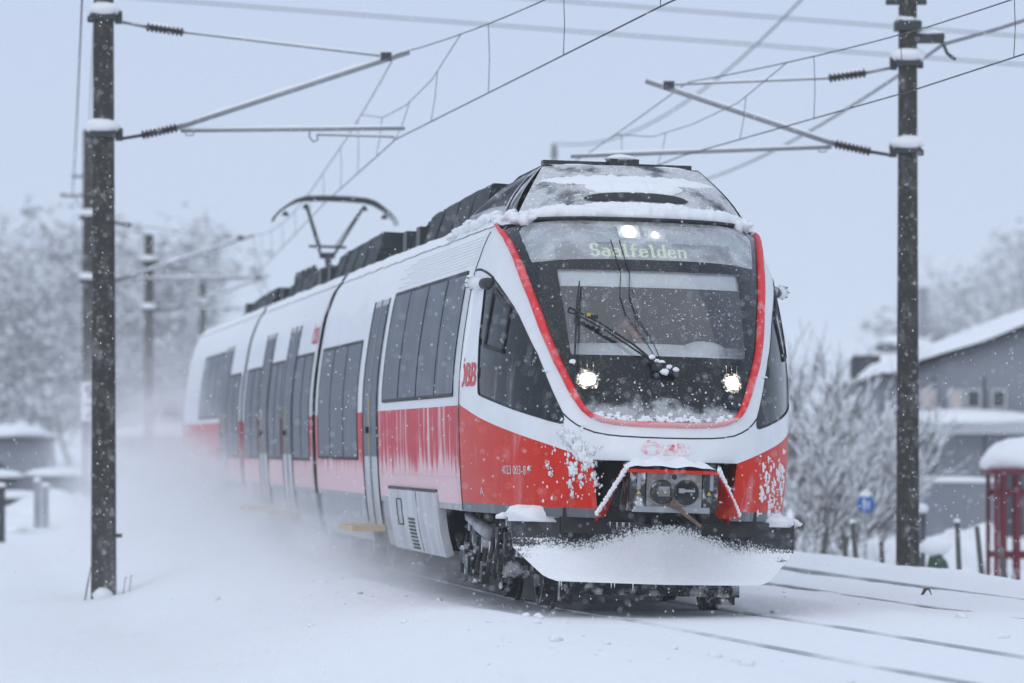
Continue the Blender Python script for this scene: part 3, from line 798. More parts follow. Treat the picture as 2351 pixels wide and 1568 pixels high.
for sd in (-1, 1):
    window_row(cars[0], 3.52, 10.40, 1.91, 3.035, [5.15, 6.9, 8.7], sd)
    door(10.95, 12.62, sd)
    window_row(cars[0], 13.39, 18.75, 1.29, 2.60, [15.2, 17.0], sd)
    window_row(cars[1], 20.2, 22.9, 1.26, 2.59, [21.5], sd); door(23.05, 24.72, sd)
    window_row(cars[1], 25.05, 27.4, 1.26, 2.57, [26.2], sd); door(27.6, 29.27, sd)
    window_row(cars[1], 29.6, 32.5, 1.26, 2.55, [31.0], sd)
    window_row(cars[2], 33.9, 36.5, 1.26, 2.53, [35.2], sd); door(36.8, 38.47, sd)
    window_row(cars[2], 38.9, 44.5, 1.9, 2.95, [40.5, 42.4], sd)
    ff = lambda s, h, o=0.0: sidept(s, h, o, sd)
    b = MB(); strip(b, [(3.02, 1.16), (10.9, 1.15)], .03, .0, .006, fn=ff); b.build('body_crease', M['red_side'], cars[0])
    # swaged beading on the roof slope, half filled with snow
    for k in range(9):
        h = 3.12 + .032*k
        b = MB(); strip(b, [(3.3 + .6*i, h) for i in range(13 - k % 3)], .010, .0, .005, fn=ff); b.build('roof_bead', M['white_side'], cars[0], True)
    # grey side access panel with its louvre and hatch
    pn = side_panel('access_panel', 5.05, 9.9, .36, .985, .02, M['grey_panel'], train, sd, thick=.08)
    b = MB()
    for s in (7.0,): strip(b, [(s, .38), (s, .6), (s, .97)], .012, .02, .006, fn=ff)
    b.build('panel_joint', M['rubber'], pn, True)
    for k in range(9):
        b = MB(); strip(b, [(7.35, .40 + .036*k), (7.95, .40 + .036*k)], .02, .02, .008, fn=ff); b.build('louvre_slat', M['black'], pn)
    frame_strip('hatch', 8.5, 9.0, .62, .88, .012, .02, M['rubber'], pn, sd)
    b = MB(); strip(b, [(5.1, .99), (9.85, .99)], .03, .0, .02, fn=ff); b.build('hinge_strip', M['black'], pn)
    # lower skirts of the low-floor part
    for s0, s1 in ((10.0, 10.9), (12.7, 19.1), (19.8, 23.0), (24.8, 27.5), (29.3, 32.9), (33.6, 36.7), (38.6, 49.5)):
        side_panel('skirt', s0, s1, .36, .835, -.015, M['grey_skirt'], train, sd, thick=.05)
letter('roof_logo', 'ÖBB', lambda u, v: sidept(lerp(20.9, 19.95, u), lerp(2.72, 2.98, v), .008), M['logo_red'], cars[1], .02)
# underframe between skirts
b = MB(); b.box((0, 27.5, .62), (2.45, 44, .42)); b.build('underframe', M['black'], train)
b = MB(); b.box((0, 2.6, .80), (1.7, 4.6, .22)); b.box((0, 1.6, 1.2), (1.0, 2.4, .6)); b.box((0, 3.6, 1.05), (2.5, 2.4, .3)); b.build('cab_underframe', M['black'], train)

# ------------------------------------------------------------------ roof hump over the cab
def hump_front(u, v, off=0.0):
    # u across -1..1, v up 0..1
    wl, wu = 1.06, .735; vp = max(v, 0.0)
    w = u*lerp(wl, wu, vp**1.15)
    s_lo = nose0(Gw(w*.985 if v < .02 else u*1.04, 3.5), 3.5).y
    s_hi = 3.02 + .26*abs(u)**2.2
    bulge = .16*math.sin(pi*min(1, v*.95))
    s = lerp(s_lo, s_hi, v) - bulge*(1 - .3*abs(u))
    h = lerp(3.50, 4.055, vp**.92) - .018*abs(u)**3
    return Vector((w, s - off*.55, h + off*.83))
def build_hump():
    b = MB(); b.grid(lambda a, v: hump_front(2*a-1, v), 40, 24); 
    root = b.build('cab_roof_hump', M['hump_frost'], train, True); root['label'] = 'frosted dark cowl above the windscreen'
    L0, L1 = hump_front(-1, 0), hump_front(-1, 1)
    for sd in (-1, 1):
        b = MB()
        def side(u, v):
            lo = Vector((sd*1.08, lerp(L0.y, 7.2, u), lerp(3.50, 3.58, min(1, u*2)))); hi = Vector((sd*.735, lerp(L1.y, 5.0, u), 4.045 - .02*u))
            p = lo.lerp(hi, v); p.x += sd*.05*math.sin(pi*v); return p
        b.grid(side, 20, 8, flip=(sd > 0)); cw = b.build('cowl_side', M['black_frost'], root, True)
        def pan(u, v, o): 
            p = side(lerp(.16, .93, u), lerp(.10, .86, v)); return p + Vector((sd*.7*o, 0, .7*o))
        b = MB(); b.grid(lambda u, v: pan(u, v, .012), 10, 6, flip=(sd > 0)); b.build('louvre_panel', M['grey_panel'], root, True)
        for k in range(11):
            u0 = .06 + .083*k
            b = MB(); b.grid(lambda a_, v_: pan(u0 + .045*a_, lerp(.22, .97, v_), .018), 1, 7, flip=(sd > 0)); b.build('louvre', M['black'], root)
        letter('builder_name', 'TALENT', lambda u, v: pan((lerp(.97, .66, u) if sd < 0 else lerp(.66, .97, u)), lerp(.05, .16, v), .018), M['ink'], root)
    b = MB(); b.grid(lambda u, v: Vector((lerp(-.74, .74, u), lerp(3.15, 5.0, v) + .12*(2*u-1)**2*(1-v), 4.05 - .01*v)), 8, 6)
    b.grid(lambda u, v: Vector((lerp(-.74, .74, u)*lerp(1, 1.4, v), lerp(5.0, 7.2, v), lerp(4.04, 3.58, v))), 8, 4); b.build('hump_top', M['roof_box'], root, True)
    # air slot
    b = MB(); b.grid(lambda u, v: hump_front(lerp(-.50, .50, u), .365 + (v-.5)*.15*(1-(2*u-1)**4)**.5 - .045*(2*u-1)**2, .012), 24, 4); b.build('air_slot', M['black'], root, True)
    # snow: lower ridge, upper band
    def ridge(name, u0, u1, vc, th, wd, seed, n=110):
        b = MB(); k = 9
        for i in range(n+1):
            u = lerp(u0, u1, i/n); q = min(1, 8*min(i/n, 1-i/n)+.15)
            a = 1 + .5*noise.noise(Vector((u*9, seed, 0))) + .35*noise.noise(Vector((u*31, seed, 2)))
            qq = min(1, 5*min(i/n, 1-i/n))**.6 if abs(u0) < .97 else 1.0; vc2 = vc + .02*noise.noise(Vector((u*5, seed, 3)))
            wd_ = wd*qq; lo_ = vc2 - wd_*.5*(1+.35*noise.noise(Vector((u*14, seed, 5)))+.25*noise.noise(Vector((u*37, seed, 6)))) ; hi_ = vc2 + wd_*.5*(1+.45*noise.noise(Vector((u*12, seed, 9)))+.2*noise.noise(Vector((u*40, seed, 1))))
            for j in range(k):
                t = j/(k-1); o = th*q*a*math.sin(pi*t)**.6 + .004*noise.noise(Vector((u*60, t*9, seed))) - (.01 if j in (0, k-1) else 0)
                b.v.append(tuple(hump_front(u, max(-.02, lerp(lo_, hi_, t)), o)))
        for i in range(n):
            for j in range(k-1): a = i*k+j; b.f.append((a, a+k, a+k+1, a+1)[::-1]); b.m.append(0)
        b.build(name, M['snow'], root, True)
    ridge('snow_ridge', -1.0, 1.0, .085, .075, .16, 1); ridge('snow_ridge', -.50, .52, .20, .03, .15, 4, 70); ridge('snow_ridge', -.94, .96, .69, .014, .20, 7)
    ridge('snow_ridge', -.50, .52, .55, .030, .27, 11, 60)
    # low black roof rails and the box with a snow cap
    for (w0, w1, s, z0, z1) in ((-.70, -.06, 3.55, 4.05, 4.115), (.17, .70, 3.55, 4.05, 4.105)):
        b = MB(); b.box(((w0+w1)/2, s, (z0+z1)/2), (w1-w0, .16, z1-z0)); rr = b.build('roof_rail', M['dark_metal'], root)
        b = MB(); b.blob(((w0+w1)/2, s-.09, z0+.012), ((w1-w0)*.42, .03, .02), 3, .4, 3); b.build('snow_cap', M['snow'], rr, True)
    b = MB(); b.box((.05, 3.5, 4.095), (.27, .3, .09)); bx = b.build('antenna_box', M['dark_metal'], root)
    b = MB(); b.blob((.03, 3.5, 4.145), (.15, .17, .045), 2, .15, flat=-.02); b.build('snow_cap', M['snow'], bx, True)
    for sd in (-1, 1):
        b = MB(); rr_ = random.Random(5)
        for k in range(34):
            t = k/33; s_ = lerp(2.30, 7.0, t**1.4); w_ = sd*lerp(.98, 1.13, min(1, t*3))
            b.blob((w_ + rr_.gauss(0, .02), s_, 3.505 + .05*min(1, t*2) + rr_.gauss(0, .012)), (.07, .14 + .12*t, .042 + .02*rr_.random()), k, .5, 2.4, 9, 6)
        b.build('side_snow', M['snow'], root, True)
    # shut line between windscreen and hump
    b = MB(); b.tube([hump_front(lerp(-1, 1, i/30), -.02, .012) for i in range(31)], .018, 6); b.build('edge_seal', M['black'], root, True)
build_hump()

# ------------------------------------------------------------------ roof equipment
def roof_box(s0, s1, w, h, taper=.5, label=None):
    p = [(-w, s0, 3.58), (w, s0, 3.58), (w, s1, 3.58), (-w, s1, 3.58), (-w*.86, s0+.12, h), (w*.86, s0+.12, h), (w*.86, s1, h-.06), (-w*.86, s1, h-.06)]
    b = MB(); b.hexa([Vector(q) for q in p]); o = b.build('roof_equipment_box', M['roof_box'], train)
    n = max(2, int((s1-s0)/1.3))
    for k in range(1, n):
        s = lerp(s0, s1, k/n)
        for sd in (-1, 1):
            b = MB(); b.tube([(sd*(w+.005), s, 3.6), (sd*(w*.86+.005), s, h-.04)], .018, 5); b.build('rib', M['dark_metal'], o)
    b = MB(); b.grid(lambda u, v: Vector((lerp(-w*.84, w*.84, u), lerp(s0+.15, s1, v), h - .06*v + .025 + .025*noise.noise(Vector((u*4, v*9, s0))))), 8, 20); b.build('snow_cover', M['snow'], o, True)
    for sd in (-1, 1):
        b = MB(); b.box((sd*w*.9, s1+.25, 3.72), (.18, .4, .34)); b.build('end_unit', M['dark_metal'], o)
    return o
roof_box(6.6, 12.4, .92, 4.05); roof_box(12.5, 13.6, .95, 3.92)
roof_box(18.0, 24.2, .92, 4.06); roof_box(24.3, 25.4, .95, 3.9)
roof_box(27.0, 33.7, .85, 3.98); roof_box(36.6, 42.0, .85, 3.97)
b = MB(); b.hexa([Vector(q) for q in [(-.85, 42.3, 3.5), (.85, 42.3, 3.5), (.8, 47.6, 3.5), (-.8, 47.6, 3.5), (-.75, 42.3, 3.9), (.75, 42.3, 3.9), (.7, 47.6, 3.6), (-.7, 47.6, 3.6)]]); b.build('roof_fairing', M['roof_box'], train)
for k in range(4):
    b = MB(); b.tube([(-.66, 30.2 + 1.0*k, 3.9), (-.66, 30.2 + 1.0*k, 4.08), (-.66, 30.2 + 1.0*k, 4.12)], [.07, .05, .02], 8); b.build('roof_insulator', M['dark_metal'], train)
def pantograph():
    s = 35.0
    b = MB()
    for x in (-.55, .55):
        for y in (s-.5, s+.6): b.tube([(x, y, 3.6), (x, y, 3.85)], [.07, .05], 8)
    b.box((0, s, 3.87), (1.2, 1.3, .06)); root = b.build('pantograph', M['dark_metal'], train); root['label'] = 'raised dark pantograph touching the contact wire'
    b = MB(); b.tube([(0, s-.4, 3.88), (0, s+.9, 4.50)], [.07, .05], 8); b.tube([(-.12, s+.9, 4.5), (.12, s+.9, 4.5)], .05, 8); b.build('lower_arm', M['dark_metal'], root)
    b = MB()
    for sd in (-1, 1):
        b.tube([(sd*.10, s+.9, 4.50), (sd*.46, s-.35, 5.24)], .024, 6)
        b.tube([(sd*.10, s+.9, 4.62), (sd*.42, s-.30, 5.20)], .010, 5)
    b.tube([(-.30, s+.88, 4.64), (.30, s+.88, 4.64)], .024, 6); b.build('upper_arm', M['dark_metal'], root)
    for dy in (-.22, .22):
        b = MB(); pts = [(-.98, 4.95), (-.95, 5.03), (-.86, 5.13), (-.74, 5.22), (-.62, 5.29), (-.48, 5.33), (-.2, 5.345), (.2, 5.345), (.48, 5.33), (.62, 5.29), (.74, 5.22), (.86, 5.13), (.95, 5.03), (.98, 4.95)]
        rr = [.010, .012, .016, .022, .028, .034, .036, .036, .034, .028, .022, .016, .012, .010]
        b.tube([(x, s-.38+dy, z) for x, z in pts], rr, 8); b.build('collector_strip', M['dark_metal'], root)
    for x in (-.78, -.46, .46, .78):
        b = MB(); b.tube([(x, s-.38, 5.24 if abs(x) < .6 else 5.12), (x, s-.38, 5.17 if abs(x) < .6 else 5.05)], [.03, .06], 8); b.build('spring_cup', M['dark_metal'], root)
pantograph()
# snow lying along the roof shoulders
def roof_snow(s0, s1, seed):
    b = MB(); n = int((s1-s0)/.12); k = 14
    for i in range(n+1):
        s = lerp(s0, s1, i/n); e = 3.47 + .035*noise.noise(Vector((s*1.3, seed, 0))) + .022*noise.noise(Vector((s*6, seed, 1)))
        for j in range(k):
            t = j/(k-1); side = -1 if t < .5 else 1; q = abs(2*t-1)
            h = lerp(3.66, e, q**1.6); w = Wd(min(h, 3.655))*side if q > .02 else 0
            o = .05*min(1, (1-q)*5+.25)*(1+.5*noise.noise(Vector((s*2, t*7, seed)))) if q < .999 else 0.0
            b.v.append((w*(1+.012), s, h + o))
    for i in range(n):
        for j in range(k-1): a = i*k+j; b.f.append((a, a+k, a+k+1, a+1)); b.m.append(0)
    b.build('roof_snow', M['snow'], train, True)
for sd in (-1, 1):
    b = MB()
    for k, (w_, s_, h_, r_) in enumerate([(1.13, 3.0, 3.50, .10), (1.16, 2.9, 3.475, .06), (1.04, 2.85, 3.545, .10), (1.08, 3.25, 3.54, .13), (1.0, 2.65, 3.53, .08)]): b.blob((sd*w_, s_, h_), (r_*.8, r_*1.2, r_*.42), k, .4, 2.2, 12, 8)
    b.build('shoulder_snow', M['snow'], train, True)
    # snow driven up the front pillar
    b = MB(); n_ = 60
    for i in range(n_+1):
        h_ = lerp(1.93, 2.86, i/n_); wd_ = .055*(1 + .7*noise.noise(Vector((h_*9, sd, 0))) + .4*noise.noise(Vector((h_*30, sd, 2))))*min(1, 6*min(i, n_-i)/n_ + .1)
        for q_, o_ in ((-1, -.004), (-.5, .012), (.5, .014), (1, -.004)): b.v.append(tuple(arcn(2.80 + 1.4*wd_*q_ + .03*math.sin(h_*7), h_, o_, sd)))
    for i in range(n_):
        for j in range(3): a = i*4+j; b.f.append((a, a+4, a+5, a+1)); b.m.append(0)
    b.build('pillar_snow', M['snow'], shell, True)
roof_snow(3.05, 19.15, 1); roof_snow(19.75, 32.95, 2); roof_snow(33.5, 49.5, 3)

# ------------------------------------------------------------------ coupler, hood, plough
def coupler():
    S = -.30; cx = .02
    b = MB(); b.box((cx, S+.34, 1.075), (.75, .62, .34)); b.tube([(cx, S+.3, 1.02), (cx, S+1.4, .98)], .12, 12); root = b.build('coupler', M['machine'], train); root['label'] = 'dark automatic coupler below the nose'
    b = MB(); b.box((cx, S, 1.078), (.475, .05, .325)); fp = b.build('face_plate', M['steel_worn'], root)
    for dx, nm in ((-.105, 'coupler_cone'), (.105, 'coupler_cup')):
        b = MB(); c = Vector((cx+dx, S-.027, 1.072)); r = .105
        def ring_(rr, y): return [(c.x + rr*math.cos(2*pi*k/24), y, c.z + rr*math.sin(2*pi*k/24)) for k in range(24)]
        if nm == 'coupler_cone': rs = [(r, c.y), (r*.98, c.y-.03), (r*.78, c.y-.05), (r*.5, c.y-.06), (r*.01, c.y-.062)]
        else: rs = [(r*1.04, c.y-.004), (r*.95, c.y-.012), (r*.85, c.y-.005), (r*.82, c.y-.002), (.001, c.y-.0015)]
        n = 24
        for rr, y in rs: b.v += ring_(rr, y)
        for i in range(len(rs)-1):
            for k in range(n): a = i*n; b.f.append((a+k, a+(k+1) % n, a+n+(k+1) % n, a+n+k)[::-1]); b.m.append(0)
        b.build(nm, M['machine' if nm == 'coupler_cone' else 'black'], root, True)
    b = MB(); b.box((cx-.10, S-.1, 1.075), (.10, .02, .085)); b.build('lock_plate', M['steel_worn'], root)
    b = MB(); b.box((cx+.12, S-.05, 1.085), (.11, .03, .022)); b.box((cx+.06, S-.05, 1.085), (.05, .035, .04)); b.build('lock_pin', M['galv'], root)
    b = MB(); b.tube([(cx, S-.03, 1.20), (cx, S-.045, 1.20)], [.022, .018], 12); b.build('guide_hole', M['black'], root)
    for sd in (-1, 1):
        b = MB(); b.box((cx+sd*.315, S+.02, 1.085), (.13, .06, .30)); eb = b.build('electric_box', M['machine'], root)
        b = MB(); x = cx+sd*.315-.01*sd; b.add([(x-.02, S-.013, 1.05), (x+.02, S-.013, 1.05), (x, S-.013, 1.085)], [(0, 1, 2)]); b.build('warning_triangle', M['yellow'], eb)
        b = MB(); b.box((cx+sd*.315+.01, S-.015, 1.16), (.03, .01, .14)); b.build('ice_streak', M['galv'], eb)
    b = MB(); b.box((cx-.02, S-.01, .92), (.66, .05, .05)); b.build('lower_bar', M['galv'], root)
    b = MB(); b.tube([(cx, S-.06, .965), (cx+.06, S-.09, .91), (cx+.22, S-.14, .785)], [.028, .02, .014], 8); b.build('lever', M['rusty'], root)
    b = MB(); b.tube([(cx, S-.02, .97), (cx, S-.075, .97)], .04, 12); b.build('lever_hub', M['rusty'], root)
    for sd in (-1, 1):
        b = MB(); b.tube([(cx+sd*.25, .2, .95), (cx+sd*.28, -.05, .80), (cx+sd*.16, -.1, .77), (cx+sd*.08, .05, .85)], .018, 7); b.build('air_hose', M['rubber'], root, True)
M['steel_worn'] = frosted('steel_worn', (.17, .155, .14), .6, .55, scale=(10, 10, 10), lo=.48, hi=.56, speck=.25, tint=(.34, .37, .40))
coupler()
def hood():
    F0 = [Vector(p) for p in [(-.60, -.02, .86), (-.40, -.35, 1.262), (.40, -.35, 1.256), (.56, -.20, 1.0), (.64, -.02, .88)]]
    B0 = [Vector(p) for p in [(-.47, .35, .86), (-.36, .10, 1.30), (.36, .10, 1.295), (.44, .25, 1.02), (.50, .35, .87)]]
    b = MB(); k = len(F0)
    for f, q in zip(F0, B0): b.v += [tuple(f), tuple(q), tuple(f + Vector((0, 0, -.028))), tuple(q + Vector((0, 0, -.028)))]
    for i in range(k-1):
        a = i*4; c = a+4
        b.f += [(a, c, c+1, a+1), (a+2, a+3, c+3, c+2), (a, a+2, c+2, c), (a+1, c+1, c+3, a+3)]; b.m += [0]*4
    root = b.build('coupler_hood', M['red_nose'], train); root['label'] = 'red coupler hood loaded with snow'
    # snow on the top plate
    b = MB(); nu, nv = 30, 10
    def sp(u, v):
        p = F0[1].lerp(F0[2], u).lerp(B0[1].lerp(B0[2], u), v)
        e = min(1, 6*min(u, 1-u, v+.12)); lump = .05 + .045*math.sin(u*11+.6)**2 + .03*noise.noise(Vector((u*6, v*3, 4)))
        p.z += .002 + max(0, e)*lump*(.5 + .6*v); p.y -= .02*(1-v)*e; p.x = p.x*1.03
        return p
    b.grid(sp, nu, nv); b.build('snow_load', M['snow'], root, True)
    b = MB()
    for i in range(16):
        t = i/15; p = F0[0].lerp(F0[1], t); b.blob(p + Vector((0, -.01, .012)), (.02, .03, .022 + .012*random.random()), i, .4, 2.5, 8, 6)
    for i in range(14):
        t = i/13; p = F0[2].lerp(F0[4], t); b.blob(p + Vector((0, -.01, .012)), (.02, .03, .02 + .012*random.random()), i+30, .4, 2.5, 8, 6)
    b.build('rim_snow', M['snow'], root, True, 'stuff')
hood()
# dark hollow behind the coupler
b = MB(); z0, z1 = .80, 1.33
def rp(g, h, d): p = nose(Gw(g, h), h); return Vector((g, p.y + d, h))
b.grid(lambda u, v: Vector((lerp(-.63, .63, u), .75, lerp(z0, z1, v))), 2, 2)
for sd in (-1, 1): b.grid(lambda u, v: Vector((sd*lerp(.575, .629, v), lerp(.09, .75, u), lerp(z0, z1, v))), 2, 2, m=1)
b.grid(lambda u, v: Vector((lerp(-.63, .63, u), lerp(nose(0, 1.329).y, .75, v) + .0, 1.331)), 6, 2)
b.build('coupler_recess', [M['black'], M['red_nose']], train)
def plough():
    def pt(u, v, back=0.0):   # u -1..1, v 0 bottom..1 top
        kink = .5
        if v < kink: we = lerp(.955, 1.24, v/kink)
        else: we = lerp(1.24, 1.262, (v-kink)/(1-kink))
        we -= .07*(1-min(1, v/.10))**2
        x = u*we; a = abs(u)
        sc_ = lerp(-.12, .14, v) + .22*(4*v*(1-v))*.55; se = lerp(.30, .70, v) + .10*(4*v*(1-v))
        h0 = .272 if a < .93 else .272 + .0*(a-.93)
        top = lerp(.785, .832, a**1.2)
        return Vector((x, lerp(sc_, se, a**1.1) + back, lerp(h0, top, v)))
    b = MB(); b.grid(lambda u, v: pt(2*u-1, v), 60, 24); b.grid(lambda u, v: pt(2*u-1, v, .035), 60, 24, flip=True)
    for i in range(60):
        for v in (0, 1):
            u0, u1 = i/30-1, (i+1)/30-1; q = [pt(u0, v), pt(u1, v), pt(u1, v, .035), pt(u0, v, .035)]; b.add(q, [(0, 1, 2, 3) if v else (3, 2, 1, 0)])
    for i in range(24):
        for u in (-1, 1): q = [pt(u, i/24), pt(u, (i+1)/24), pt(u, (i+1)/24, .035), pt(u, i/24, .035)]; b.add(q, [(0, 1, 2, 3) if u < 0 else (3, 2, 1, 0)])
    root = b.build('snow_plough', M['blade'], train); autosmooth(root, 40); root['label'] = 'wide dark plough blade caked with white snow'
    for x in (-.7, .7):
        b = MB(); b.box((x, .9, .62), (.12, .8, .16)); b.build('plough_bracket', M['machine'], root)
    b = MB(); n = 40     # snow heaps resting on the upper edge
    def heap(u0, u1, hh, seed):
        for i in range(n+1):
            t = i/n; u = lerp(u0, u1, t); p = pt(u, 1)
            k = hh*math.sin(pi*t)**.8*(1 + .35*noise.noise(Vector((t*7, seed, 0))))
            for j in range(6):
                q = j/5; b.v.append(tuple(p + Vector((0, -.02 + .3*q, -.01 + k*math.sin(pi*min(1, .18+q*.55))*(1+.25*noise.noise(Vector((t*11, q*4, seed))))))))
        o = len(b.v) - 6*(n+1)
        for i in range(n):
            for j in range(5): a = o+i*6+j; b.f.append((a, a+6, a+7, a+1)); b.m.append(0)
    heap(-.38, .0, .02, 3); heap(.12, .5, .018, 5); b.build('edge_snow', M['snow'], root, True, 'stuff')
    for (u, rx, ry, rz, sd_) in ((-.78, .36, .15, .12, 1), (.84, .24, .13, .085, 2)):
        b = MB(); rr_ = random.Random(sd_); c_ = pt(u, 1) + Vector((0, .10, -.012)); b.blob(c_, (rx*.8, ry, rz), sd_, .30, 2.2, 26, 14, flat=-.03)
        for k in range(26):
            x_ = rr_.uniform(-1, 1); b.blob(c_ + Vector((rx*x_, rr_.uniform(-.6, .6)*ry - .04*abs(x_) + .16*abs(x_)*(1 if True else 0), rz*.75*(1-abs(x_))*rr_.uniform(.5, 1.1))), (.05, .05, .032), k, .4, 2.4, 9, 6, flat=-.02)
        b.build('snow_heap', M['snow'], root, True)
    b = MB()
    for i, u in enumerate([-.37, -.345, -.30, -.265, -.255, -.22, .36, -.47]):
        p = pt(u, 1); L = .04 + .05*random.random(); b.tube([p + Vector((0, -.012, 0)), p + Vector((0, -.012, -L))], [.007, .001], 5)
    for i, u in enumerate([-.98, -.96, -.5, -.47, -.3, .9, .97, .985]):
        p = pt(u, 0); L = .03 + .04*random.random(); b.tube([p + Vector((0, .01, .01)), p + Vector((0, .01, -L))], [.006, .001], 5)
    b.build('icicles', M['snow'], root, kind='stuff')
plough()
# snow thrown against the nose
def clots():
    b = MB(); rnd = random.Random(4)
    spots = [(-.80, 1.50, .075, .06), (-.74, 1.43, .07, .08), (-.70, 1.36, .06, .07), (-.68, 1.27, .04, .05), (-.78, 1.23, .045, .06), (-.72, 1.18, .025, .03), (-.63, 1.40, .04, .05), (-.66, 1.32, .035, .04), (-.86, 1.55, .05, .04), (-.95, 1.20, .02, .025), (-.97, 1.27, .02, .02), (-.62, 1.20, .03, .035), (-.60, 1.13, .02, .03), (-.80, 1.12, .02, .04), (-.78, 1.03, .016, .03), (-1.1, 1.24, .016, .02)]
    for i, (w, h, rx, rz) in enumerate(spots):
        b.blob(on(w, h, .002), (rx*.8, .020, rz*.8), i, .9, 3.4, 18, 12)
        for k in range(7):
            b.blob(on(w + rnd.gauss(0, rx*.9), h + rnd.gauss(0, rz*.9), .004), (rx*.26, .012, rz*.3), i*9+k, .9, 2.4, 8, 6)
    for k in range(70):
        w = rnd.uniform(-1.0, -.55); h = rnd.uniform(.95, 1.5); r = rnd.uniform(.005, .012); b.blob(on(w, h, .003), (r, .008, r*1.3), k, .4, 2, 6, 5)
    for k in range(150):
        s = rnd.uniform(.35, 1.1); h = rnd.gauss(1.12, .16); r = .004 + .022*rnd.random()**3; b.blob(arcn(s, max(.9, min(1.45, h)), .003, 1), (.012, r*.8, r*1.8), k, .4, 2, 6, 5)
    b.build('snow_clots', M['snow'], shell, True, 'stuff')
clots()
# snow pillar hanging under the nose
b = MB(); b.blob((-.80, .48, .91), (.035, .04, .085), 4, .3); b.build('snow_lump', M['snow'], train, True)
# snow and ice along the bottom of the windscreen
b = MB(); rnd = random.Random(9)
for k in range(150):
    w = rnd.uniform(-.62, .62); h = 1.672 + abs(rnd.gauss(0, .022)) + .10*abs(w)**4; r = rnd.uniform(.006, .02); b.blob(on(w, h, .006), (r*1.5, .014, r), k, .5, 2, 7, 5)
for k in range(120):
    w = rnd.gauss(0, .36); h = rnd.uniform(1.70, 2.04); r = .002 + .009*rnd.random()**3
    if abs(w) < .68: b.blob(on(w, h, .004), (r, .006, r), k, .5, 2, 6, 4)
b.build('ice_grains', M['snow'], shell, True, 'stuff')

# ------------------------------------------------------------------ bogies
def wheel(parent, s, sd, r=.40):
    b = MB(); x = sd*.75; n = 28
    prof = [(-.07, r+.028), (-.04, r+.028), (-.03, r), (.065, r-.004), (.065, r-.06), (.03, r-.07), (.03, .12), (.09, .11), (.09, .0)]
    for dx, rr in prof:
        for k in range(n): b.v.append((x + sd*dx, s + rr*math.cos(2*pi*k/n), .40 + rr*math.sin(2*pi*k/n)))
    for i in range(len(prof)-1):
        for k in range(n):
            a = i*n; q = (a+k, a+(k+1) % n, a+n+(k+1) % n, a+n+k); b.f.append(q if sd < 0 else q[::-1]); b.m.append(0)
    b.f.append(tuple(range(n))); b.m.append(0)
    o = b.build('wheel', M['machine'], parent); autosmooth(o, 30)
def bogie(sc0, wb=2.5, detail=True):
    b = MB()
    for sd in (-1, 1):
        b.box((sd*1.02, sc0, .52), (.16, wb+1.0, .20)); b.box((sd*1.02, sc0, .40), (.2, .9, .2))
    b.box((0, sc0, .50), (2.0, .7, .25)); root = b.build('bogie', M['machine'], train)
    for s in (sc0-wb/2, sc0+wb/2):
        for sd in (-1, 1): wheel(root, s, sd)
        b = MB(); b.tube([(-.75, s, .40), (.75, s, .40)], .08, 10); b.build('axle', M['machine'], root)
        if detail:
            for sd in (-1, 1):
                b = MB(); b.box((sd*1.04, s, .40), (.24, .34, .30)); b.tube([(sd*1.0, s, .40), (sd*1.2, s, .40)], .12, 14); b.build('axle_box', M['machine'], root)
                for dy in (-.22, .22):
                    b = MB()
                    b.tube([(sd*1.05 + .075*math.cos(a*.6), s + dy + .075*math.sin(a*.6), .50 + a*.0028) for a in range(0, 75)], .014, 5); b.build('coil_spring', M['machine'], root, True)
    return root
bg1 = bogie(3.35)
for s in (16.9, 22.0, 31.0, 36.0, 47.0): bogie(s, detail=False)
